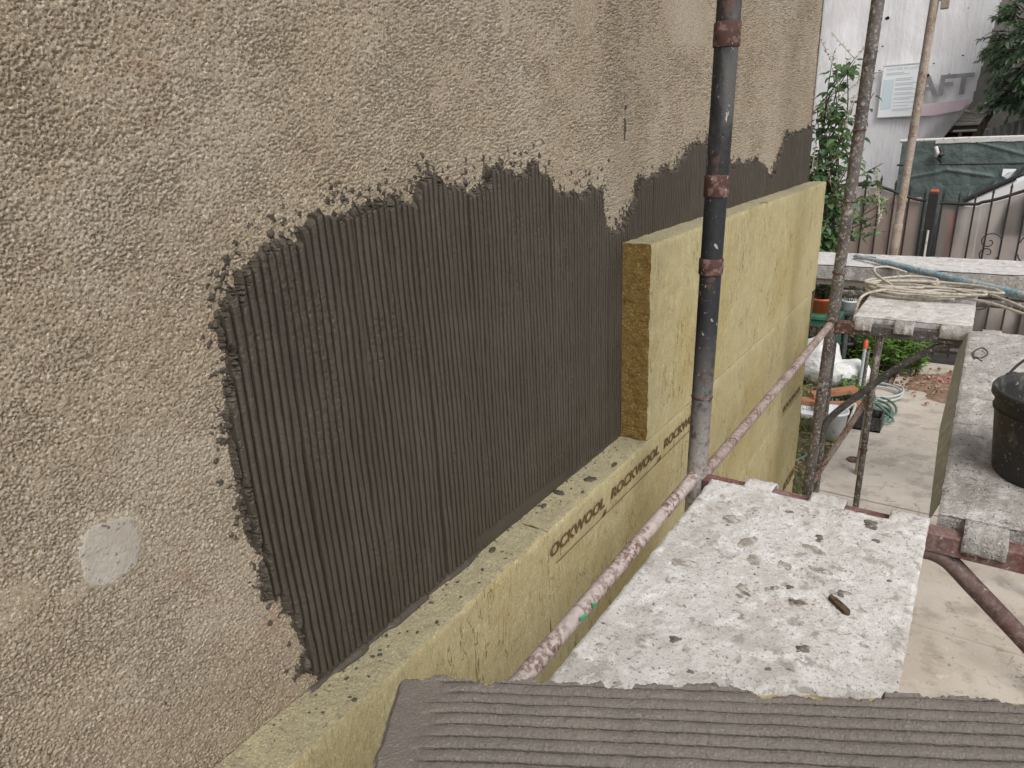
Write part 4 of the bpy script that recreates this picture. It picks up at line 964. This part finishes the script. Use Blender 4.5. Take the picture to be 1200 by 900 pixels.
# ------------------------------------------------------------------ things behind the gate
rt = root('garden_wall', (-1.6, 9.9, GZ), 'low pinkish stucco wall behind the left gate leaf', 'wall')
b = MB(); b.box((-3.6, 9.9, GZ-.05), (.12, 10.12, -.05), ch=.01); b.build('body', 'pink_stucco', rt)
b = MB(); b.box((-3.64, 9.86, -.05), (.16, 10.16, .0), ch=.01); b.build('coping', 'pink_stucco', rt)
rt = root('van', (.5, 10.3, GZ), 'white van parked behind the right gate leaf', 'van')
pf = [(.50, -1.45), (.46, -1.0), (.55, -.62), (.62, -.05), (1.35, .33), (1.6, .38), (4.4, .38), (4.5, .25), (4.5, -1.45)]
b = MB(); b.prism(pf, 10.3, 11.9); b.build('body', 'van_paint', rt, bevel=.04)
b = MB(); b.tube([(.60, 10.30, -.05), (1.08, 10.30, .215)], .03, 8); b.build('trim', 'van_trim', rt)
b = MB(); b.add([(.64, 10.42, -.035), (.64, 11.78, -.035), (1.31, 11.78, .335), (1.31, 10.42, .335)], [(0, 1, 2, 3)]); b.build('windscreen', 'van_glass', rt)
b = MB(); b.prism([(.95, -.45), (1.05, -.1), (1.4, .12), (1.9, .12), (1.9, -.45)], 10.288, 10.296); b.build('side_window', 'van_glass', rt)
for xx in (1.15, 3.7):
    for yy in (10.36, 11.84):
        b = MB(); q = Matrix.Rotation(R(90), 3, 'X'); b.lathe([(.0, -.1), (.20, -.1), (.32, -.09), (.34, -.05), (.34, .05), (.32, .09), (.20, .1), (0, .1)], (xx, yy, GZ+.34-.06), 28, axis=q); wh = b.build('wheel', 'tyre', rt)
        b = MB(); b.lathe([(0, -.106), (.19, -.103), (.2, -.09)], (xx, yy, GZ+.28), 20, axis=q); b.lathe([(0, .106), (.19, .103), (.2, .09)], (xx, yy, GZ+.28), 20, axis=q); b.build('rim', 'off_white_metal', wh)
b = MB(); b.box((.455, 10.5, -.85), (.49, 10.85, -.66), ch=.01); b.build('headlight', 'sign_white', rt)
b = MB(); b.box((.455, 11.35, -.85), (.49, 11.7, -.66), ch=.01); b.build('headlight', 'sign_white', rt)
b = MB(); b.tube(smooth_path([(.52, 9.35, -.1), (.53, 9.33, -.4), (.50, 9.34, -.75)]), [.035]*12+[.01], 8); tag(b.build('red_strap', 'red_cloth'), 'red strap hanging behind the grey gate sheet', 'strap')
b = MB(); b.tube([(.52, 9.35, GZ-.05), (.52, 9.35, -.08)], .012, 6); b.tube([(.46, 9.35, -.09), (.58, 9.35, -.09)], .01, 6); tag(b.build('stake', 'grimy_tube'), 'thin stake holding the red strap behind the gate', 'stake')

# ------------------------------------------------------------------ green construction fence
FY = 12.0
rt = root('construction_fence', (-.3, FY, GZ), 'dark green sheeted construction fence with pale top rail', 'fence')
xs_ = np.linspace(-.32, 3.4, 260); zs_ = np.linspace(GZ-.05, .62, 150); X, Z = np.meshgrid(xs_, zs_, indexing='ij')
fold_ = .018*(fbm(X/.5+Z*.9, Z/.22, 121, 3)-.5)+.02*(fbm(X/.12, Z/.5, 122, 2)-.5)
sag = .05*np.sin((X+.3)*2.9)**2
crease = sum(.022*np.exp(-((Z-z0-sl*(X-x0))/.018)**2)*sstep(x0, x0+.1, X)*sstep(x1, x1-.1, X) for (x0, x1, z0, sl) in ((.2, .9, .24, -.17), (-.3, .3, .10, .20), (.9, 1.6, .02, .5), (.5, 1.3, .62, -.32), (1.4, 2.4, .2, -.1)))
np_mesh('sheeting', np.stack([X, FY-.03+fold_-crease, Z], -1).reshape(-1, 3), gridq(260, 150), 'green_tarp', rt)
b = MB(); b.tube([(-.35, FY-.02, .30), (1.2, FY-.025, .295), (3.4, FY-.02, .31)], .014, 8); b.build('cord', 'van_trim', rt)
b = MB(); b.tube([(-.35, FY, .635), (.45, FY, .64), (3.4, FY, .62)], .024, 10); b.build('top_rail', 'off_white_metal', rt)
nx_ = 120; xs_ = np.linspace(.10, 3.4, nx_); zt_ = np.array([.635, .615, .59]); X, Z = np.meshgrid(xs_, zt_, indexing='ij'); Z = Z-.03*(fbm(X/.2, Z*3, 125, 2)-.2)*np.array([0, .5, 1.0])[None]
np_mesh('pale_hem', np.stack([X, FY-.05+.01*(fbm(X/.1, Z*9, 124, 2)), Z], -1).reshape(-1, 3), gridq(nx_, 3), 'off_white_metal', rt)
for xx in (-.3, .95, 2.2, 3.4):
    b = MB(); b.tube([(xx, FY+.05, GZ-.05), (xx, FY+.05, .63)], .03, 8); b.build('post', 'off_white_metal', rt)
b = MB(); b.add([(.955, FY-.075, .075), (1.105, FY-.075, .07), (1.105, FY-.075, .225), (.955, FY-.075, .23)], [(0, 1, 2, 3)]); b.add([(.955, FY-.073, .075), (.955, FY-.073, .23), (1.105, FY-.073, .225), (1.105, FY-.073, .07)], [(0, 1, 2, 3)]); nt = b.build('notice', 'sign_white', rt)
b = MB(); cx, cz = 1.03, .155
b.add([(cx-.035, FY-.077, cz), (cx-.01, FY-.077, cz+.02), (cx+.03, FY-.077, cz+.03), (cx+.02, FY-.077, cz), (cx+.032, FY-.077, cz-.02), (cx-.005, FY-.077, cz-.02)], [(0, 1, 2, 3, 4, 5)]); b.build('emblem', 'van_trim', nt)
b = MB(); b.tube(smooth_path([(.16, FY-.10, .52), (.20, FY-.14, .46), (.18, FY-.12, .40), (.22, FY-.12, .32)]), [.05, .045, .04, .05, .045, .03, .03, .04, .05, .04, .03, .02, .02, .03, .03, .02, .02, .02, .01], 8); b.build('torn_scrap', 'van_trim', rt)
b = MB(); b.tube(smooth_path([(.12, FY-.12, .54), (.15, FY-.16, .47), (.14, FY-.13, .42)]), .028, 6); b.build('torn_scrap', 'off_white_metal', rt)

# ------------------------------------------------------------------ netted building and the old facade
NY = 14.0
rt = root('netted_building', (-2, NY+.8, GZ), 'building wrapped in white scaffold netting with faded grey letters', 'building')
b = MB(); b.box((-9, NY+.8, GZ-.05), (4.0, NY+9, 9)); b.build('facade', 'grey_facade', rt)
xs_ = np.linspace(-7, 1.4, 420); zs_ = np.linspace(GZ, 8.0, 300); X, Z = np.meshgrid(xs_, zs_, indexing='ij')
RE = lambda z: np.where(z > 1.15, .40+.115*(z-1.15), np.where(z > .6, .07+.6*(z-.6), .07))+.0
Yn = NY+.07*(fbm(X/1.1, Z/3.2, 131, 3)-.5)+.015*np.sin(X*5+fbm(X, Z, 132)*3)-.03*np.abs(np.sin((X+.36)*1.6))+.22*sstep(.35, 0, RE(Z)-X)*sstep(1.15, .6, Z)
Qn = gridq(420, 300); insd = (X <= RE(Z)).ravel()[Qn].all(1)
np_mesh('netting', np.stack([X, Yn, Z], -1).reshape(-1, 3), Qn[insd], 'white_netting', rt)
def on_net(x): return NY-.20
print_text(rt, 'AFT', -.43, 1.28, .80, .31, NY-.087, 'net_grey_print', bold=.03, shear=.0, plane='y')
b = MB(); b.add([(-.55, NY-.084, .98), (-.1, NY-.084, .98), (.28, NY-.084, 1.04), (.36, NY-.084, 1.20), (-.1, NY-.084, 1.17), (-.55, NY-.084, 1.16)], [(0, 1, 2, 3, 4, 5)]); b.build('pink_band', 'net_pink_print', rt)
for (x, z, s_) in ((-.98, 2.52, .045), (-1.0, 2.1, .022), (-1.06, 2.03, .016), (-1.0, 1.72, .03), (-1.08, 1.62, .03), (-.22, 1.77, .02), (.17, 1.85, .022), (.02, 1.6, .014), (.14, 2.52, .016), (-.29, 1.60, .045), (.10, 2.9, .03)):
    b = MB(); k = 7; b.add([(x+s_*math.cos(q*6.28/k)*random.uniform(.5, 1.1), NY-.092, z+s_*.7*math.sin(q*6.28/k)*random.uniform(.5, 1.1)) for q in range(k)], [tuple(range(k))]); b.build('tear', 'net_tear', rt)
b = MB(); b.tube(smooth_path([(-1.55, NY-.10, 1.62), (-1.1, NY-.10, 1.70), (-.7, NY-.10, 1.73), (-.4, NY-.10, 1.76)]), .012, 6); b.build('tie_cord', 'off_white_metal', rt)
b = MB(); b.tube(smooth_path([(-2.3, NY-.18, GZ), (-2.0, NY-.2, 1.0), (-1.95, NY-.2, 4)]), .03, 8); b.build('pale_pipe', 'pale_pipe', rt)
# site information board
rt = root('site_sign', (-.93, NY-.2, .9), 'white site information board hung on the netting', 'sign')
SX0, SX1, SZ0, SZ1 = -.945, -.30, .985, 1.80
b = MB(); b.box((SX0, NY-.120, SZ0), (SX1, NY-.100, SZ1)); b.build('panel', 'sign_white', rt)
for (a0, a1, b0, b1) in ((SX0, SX1, SZ0, SZ0+.015), (SX0, SX1, SZ1-.015, SZ1), (SX0, SX0+.012, SZ0+.015, SZ1-.015), (SX1-.012, SX1, SZ0+.015, SZ1-.015)):
    b = MB(); b.box((a0, NY-.125, b0), (a1, NY-.1205, b1)); b.build('border', 'off_white_metal', rt)
b = MB(); b.add([(SX0+.03, NY-.122, 1.12), (SX0+.19, NY-.122, 1.12), (SX0+.19, NY-.122, 1.58), (SX0+.03, NY-.122, 1.58)], [(0, 1, 2, 3)]); b.build('blue_field', 'sign_blue_field', rt)
print_text(rt, 'SANTIER IN LUCRU', SX0+.06, 1.715, .53, .04, NY-.1222, 'sign_ink', bold=.01, shear=0, plane='y')
zl = 1.67; rl = random.Random(4)
while zl > 1.03:
    b = MB(); a = SX0+(.06 if zl > 1.6 else .21); c = a+rl.uniform(.22, .40); b.add([(a, NY-.1222, zl), (min(c, SX1-.03), NY-.1222, zl), (min(c, SX1-.03), NY-.1222, zl+.012), (a, NY-.1222, zl+.012)], [(0, 1, 2, 3)]); b.build('text_line', 'sign_ink', rt); zl -= rl.choice((.024, .024, .05, .07))
# old facade uncovered under the lifted netting
rt = root('old_house', (.3, NY+.5, GZ), 'old moulded house front showing under the lifted netting', 'building')
b = MB(); b.box((-.2, NY+.45, GZ-.05), (4.0, NY+.78, 2.6)); b.build('wall', 'grey_facade', rt)
for (a, c, z0, z1, pr_) in ((.0, .66, .80, .85, .22), (.05, .62, .85, .90, .16), (.10, .60, .90, 1.0, .10), (.18, .70, .70, .735, .25)):
    b = MB(); b.box((a, NY+.45-pr_, z0), (c, NY+.449, z1), ch=.01); b.build('cornice', 'facade_trim', rt)
b = MB(); b.tube(smooth_path([(.15, NY+.25, .9), (.28, NY+.25, 1.02), (.4, NY+.25, 1.0), (.5, NY+.25, 1.12), (.62, NY+.25, 1.1)]), .03, 8); b.build('scroll_moulding', 'facade_trim', rt)
b = MB(); b.box((.02, NY+.44, .3), (.46, NY+.448, .69)); b.build('opening', 'dark_opening', rt)
b = MB(); b.box((.26, NY+.40, .3), (.31, NY+.439, .70)); b.build('mullion', 'facade_trim', rt)
rt = root('corrugated_sheet', (.7, 13.4, GZ), 'grey corrugated sheets leaning behind the green fence', 'sheet')
xs_ = np.linspace(.56, 2.6, 330); zs_ = np.linspace(GZ-.05, .98, 12); X, Z = np.meshgrid(xs_, zs_, indexing='ij'); Zc = np.minimum(Z, .70+.30*(X-.56))
np_mesh('sheet', np.stack([X, 13.45+.02*np.sin(X*75)+.1*(Z), Zc], -1).reshape(-1, 3), gridq(330, 12), 'corrugated_grey', rt)
for k in range(3):
    b = MB(); b.box((.98+k*.055, 13.36, .95), (1.0+k*.055, 13.38, 1.5), rot=Matrix.Rotation(R(-38), 3, 'Y'), about=(1.0, 13.37, .95)); b.build('strip', 'facade_trim', rt)

# ------------------------------------------------------------------ clutter by the house corner
rt = root('plant_stool', (-.49, 8.0, GZ), 'green painted stool under the orange flower pot', 'stool')
b = MB(); b.box((-.68, 7.82, -1.10), (-.28, 8.18, -1.05), ch=.008); b.build('top', 'green_painted_wood', rt)
for (xx, yy) in ((-.65, 7.86), (-.31, 7.86), (-.65, 8.14), (-.31, 8.14)):
    b = MB(); b.box((xx-.022, yy-.022, GZ-.02), (xx+.022, yy+.022, -1.10)); b.build('leg', 'green_painted_wood', rt)
b = MB(); b.box((-.63, 7.85, -1.17), (-.33, 7.87, -1.11)); b.build('apron', 'green_painted_wood', rt)
def pot(c, r, h, mat, label, leafmat, lh, n, seed, L=.06, nm='potted_plant'):
    rt = root(nm, c, label, 'potted plant', 'potted plants by the corner'); c = Vector(c)
    b = MB(); b.lathe([(0, 0), (r*.72, 0), (r*.95, h*.85), (r*1.06, h*.86), (r*1.06, h), (r*.95, h), (r*.9, h*.9), (0, h*.88)], c, 28); b.build('pot', mat, rt)
    rs = random.Random(seed); st = MB(); lv = MB()
    for k in range(n):
        p = c+Vector((rs.gauss(0, r*.35), rs.gauss(0, r*.35), h*.85)); q = p+Vector((rs.gauss(0, r*.8), rs.gauss(0, r*.8), lh*rs.uniform(.5, 1.1))); st.tube([p, p.lerp(q, .5)+rv(rs)*.02, q], .004, 5, False)
        for j in range(9):
            d = rv(rs, (-.3, .7)); leaf(lv, p.lerp(q, rs.uniform(.12, 1)), d, Vector((0, 0, 1))+rv(rs)*.4, L*rs.uniform(.6, 1.2), L*.5)
    st.build('stems', 'stem', rt); build_crown('foliage', lv, leafmat, rt)
pot((-.50, 8.0, -1.05), .12, .17, 'terracotta_plastic', 'dark leafy plant in an orange plastic pot on the stool', 'dark_leaf', .30, 46, 51)
pot((-.25, 8.2, -1.05+.0), .085, .12, 'white_plastic', 'small upright plant in a white pot beside the orange pot', 'shrub_leaf', .34, 10, 52, .05)
rt = root('plant_stand', (-.25, 8.2, GZ), 'narrow stand under the small white pot', 'stand')
b = MB(); b.box((-.34, 8.11, -1.09), (-.16, 8.29, -1.053), ch=.006); b.build('top', 'slate_pot', rt)
b = MB(); b.tube([(-.25, 8.2, GZ-.02), (-.25, 8.2, -1.09)], .03, 10); b.build('column', 'slate_pot', rt)
pot((-.31, 8.62, GZ), .19, .26, 'slate_pot', 'dark shrub in a slate grey pot on the ground', 'dark_leaf', .55, 34, 53, .06)
pot((-.80, 8.5, GZ), .16, .22, 'slate_pot', 'dark bushy plant behind the green stool', 'dark_leaf', .55, 30, 54, .07)
# weeds
rt = root('weeds', (.15, 8.6, GZ), 'bright green leafy weeds growing at the foot of the gate', 'weeds'); rs = random.Random(8); st = MB(); lv = MB()
for k in range(110):
    x = rs.uniform(-.16, .50); y = rs.uniform(8.25, 8.9); hh = rs.uniform(.18, .48)*(1-.4*abs(x-.1))
    p = Vector((x, y, GZ-.02)); q = p+Vector((rs.gauss(0, .08), rs.gauss(0, .08), hh)); st.tube([p, q], .004, 4, False)
    for j in range(10):
        d = rv(rs, (-.2, .6)); leaf(lv, p.lerp(q, rs.uniform(.35, 1)), d, Vector((0, 0, 1))+rv(rs)*.3, rs.uniform(.06, .12), rs.uniform(.025, .045))
st.build('stems', 'stem', rt); build_crown('foliage', lv, 'weed_leaf', rt)
rt = root('weeds', (-.1, 7.4, GZ), 'yellowish low weeds behind the white sacks', 'weeds'); st = MB(); lv = MB()
for k in range(60):
    p = Vector((rs.uniform(-.15, .10), rs.uniform(7.2, 8.2), GZ-.02)); q = p+Vector((rs.gauss(0, .05), rs.gauss(0, .05), rs.uniform(.06, .2))); st.tube([p, q], .003, 4, False)
    for j in range(7): leaf(lv, p.lerp(q, rs.uniform(.3, 1)), rv(rs, (-.1, .6)), Vector((0, 0, 1)), rs.uniform(.05, .09), .03)
st.build('stems', 'stem', rt); build_crown('foliage', lv, 'weed_leaf', rt)
# sacks
def sack(c, sx, sy, sz, rz, seed, label):
    nu, nv = 40, 24; U, Vv = np.meshgrid(np.linspace(0, 2*math.pi, nu), np.linspace(-math.pi/2, math.pi/2, nv), indexing='ij')
    px = np.sign(np.cos(U))*np.abs(np.cos(U))**.7*np.cos(Vv)**.6; py = np.sign(np.sin(U))*np.abs(np.sin(U))**.7*np.cos(Vv)**.6; pz = np.sin(Vv)
    k = 1+.35*(fbm(px*1.7+seed+5, py*1.7+pz*2+9, 140+seed, 3)-.5)
    X = px*sx*k; Y = py*sy*k; Z = np.maximum(pz*sz*k, -sz*.8)
    ca, sa = math.cos(rz), math.sin(rz)
    o = np_mesh('sack', np.stack([c[0]+X*ca-Y*sa, c[1]+X*sa+Y*ca, c[2]+sz*.8+Z], -1).reshape(-1, 3), gridq(nu, nv), 'white_sack')
    return tag(o, label, 'sack', 'white sacks by the house corner')
sack((-.42, 7.75, GZ), .22, .20, .26, .3, 1, 'upright white sack against the house corner')
sack((-.13, 7.72, GZ), .24, .15, .15, .5, 2, 'crumpled white sack lying beside the upright sack')
b = MB()
for k in range(4): b.box((-.36+.012*k, 7.54, GZ+.16+.05*k), (-.30, 7.545, GZ+.18+.05*k))
tag(b.build('sack_print', 'red_cloth'), 'red printed strips on the upright white sack', kind='stuff')
# timber offcuts / long bricks
for k, (x, y, z, l, rz, ry, lb) in enumerate(((-.12, 6.95, .16, .42, .5, -8, 'topmost reddish board offcut on the clutter heap'), (-.02, 6.72, .12, .46, .32, -4, 'longest reddish board offcut lying towards the hose'), (-.30, 6.8, .08, .30, .1, 0, 'stubby dark red block at the left of the heap'))):
    b = MB(); q = Matrix.Rotation(rz, 3, 'Z') @ Matrix.Rotation(R(ry), 3, 'Y'); b.box((x-l/2, y-.055, GZ+z-.02), (x+l/2, y+.055, GZ+z+.03), ch=.004, rot=q)
    tag(b.build('board_offcut', 'brick_board'), lb, 'offcut', 'reddish offcuts on the clutter heap')
rt = root('white_crate', (-.26, 6.75, GZ), 'white plastic box under the reddish offcuts', 'box')
b = MB(); b.box((-.46, 6.55, GZ-.01), (-.13, 6.95, GZ+.055), ch=.012); b.build('body', 'white_plastic', rt)
rt = root('white_bucket', (-.01, 6.25, GZ), 'white plastic bucket standing at the corner of the slab', 'bucket')
b = MB(); b.lathe([(0, 0), (.105, 0), (.125, .24), (.132, .24), (.132, .26), (.12, .26), (.10, .012), (0, .01)], (-.01, 6.25, GZ-.01), 32); b.build('body', 'white_plastic', rt)
b = MB(); b.tube([Vector((-.01, 6.25, GZ+.22))+Vector((.135*math.cos(t), .05*math.sin(t), -.10*math.sin(t))) for t in [math.pi*k/16 for k in range(17)]], .004, 6); b.build('handle', 'wire', rt)
rt = root('planter_box', (.20, 6.62, GZ), 'black planter tub among the hose loops', 'tub')
b = MB(); b.box((.10, 6.50, GZ), (.36, 6.74, GZ+.012)); 
for (lo, hi) in (((.10, 6.50, GZ), (.115, 6.74, GZ+.13)), ((.345, 6.50, GZ), (.36, 6.74, GZ+.13)), ((.115, 6.50, GZ), (.345, 6.515, GZ+.13)), ((.115, 6.725, GZ), (.345, 6.74, GZ+.13))): b.box(lo, hi)
b.build('body', 'black_plastic', rt)
rh = random.Random(17); P = []
for k in range(9*16):
    t = k/16*2*math.pi; lp = k//16; c = Vector((.02+.05*math.sin(lp*2.2), 6.95+.12*math.sin(lp*1.3), 0)); rx = .16+.05*math.sin(lp*1.9+1); ry = .26+.08*math.cos(lp*1.1); fl_ = lp > 4
    if fl_: c = Vector((.24+.03*math.sin(lp*4.4), 6.95+.07*math.sin(lp*9), 0)); rx = .09+.04*(lp-5); ry = .13+.085*(lp-5)
    P.append(Vector((c.x+rx*math.cos(t), c.y+ry*math.sin(t), GZ+(.018+.006*(lp-4) if fl_ else .05+.022*lp+.03*math.sin(t*2+lp)))))
P += [Vector((.0, 7.3, GZ+.1)), Vector((-.1, 6.6, GZ+.06)), Vector((-.03, 6.0, GZ+.03)), Vector((-.12, 5.6, GZ+.02)), Vector((-.3, 5.2, GZ+.02))]
b = MB(); b.tube(smooth_path(P, 3), .0115, 8); tag(b.build('garden_hose', 'green_hose'), 'tangled green garden hose spilling over the slab edge', 'hose')
P = [Vector((.20+.23*math.cos(k/14*6.283), 7.45+.26*math.sin(k/14*6.283)+.006*k, GZ+.02+.001*k)) for k in range(30)]
b = MB(); b.tube(smooth_path(P, 3), .011, 8); tag(b.build('grey_hose', 'pale_pipe'), 'grey green hose looped twice at the far slab edge', 'hose')
b = MB(); b.tube(smooth_path([(.02, 6.45, GZ+.02), (.05, 6.55, GZ+.14), (.12, 6.6, GZ+.2), (.10, 6.42, GZ+.05)]), .014, 8); tag(b.build('white_cable', 'rope'), 'thick cream cable bent beside the white bucket', 'cable')
rt = root('marker_stake', (.02, 7.6, GZ), 'upright pipe stake with red tip among the weeds', 'stake')
b = MB(); b.tube([(.02, 7.6, GZ-.05), (.03, 7.6, GZ+.46)], .016, 10); b.build('pipe', 'pale_pipe', rt); b = MB(); b.tube([(.055, 7.62, GZ-.05), (.06, 7.62, GZ+.42)], .018, 10); b.build('post', 'grimy_tube', rt)
b = MB(); b.tube([(.03, 7.6, GZ+.46), (.032, 7.6, GZ+.53), (.032, 7.6, GZ+.55)], [.02, .022, .008], 10); b.build('tip', 'red_tip', rt)
b = MB(); b.lathe([(.0, .004), (.035, .006), (.05, .014), (.055, .012), (.05, .002)], (.255, 5.80, GZ+.002), 20); tag(b.build('lid', 'rust_collar'), 'small rusty lid lying on the pale slab', 'lid')
# leaf litter and grass tufts on the soil strip
b = MB(); rs = random.Random(77)
for k in range(1500):
    x = rs.uniform(-.9, .09); y = rs.uniform(4.3, 8.6); d = rv(rs, (-.15, .25)); leaf(b, Vector((x, y, GZ+.012+rs.random()*.03)), d, Vector((0, 0, 1)), rs.uniform(.03, .07), rs.uniform(.015, .03))
o = build_crown('leaf_litter', b, 'litter', None); tag(o, 'dry leaf litter on the soil strip', kind='stuff')
b = MB()
for k in range(1600):
    x = rs.uniform(-.7, .05); y = rs.uniform(4.5, 8.5)
    if vnoise(np.array([x*3.]), np.array([y*2.]), 9)[0] < .45: continue
    p = Vector((x, y, GZ-.01)); d = Vector((rs.gauss(0, .35), rs.gauss(0, .35), 1)); leaf(b, p, d, Vector((1, 0, 0)), rs.uniform(.05, .14), .012)
o = build_crown('grass_tufts', b, 'grass', None); tag(o, 'green grass tufts along the wall foot', kind='stuff')
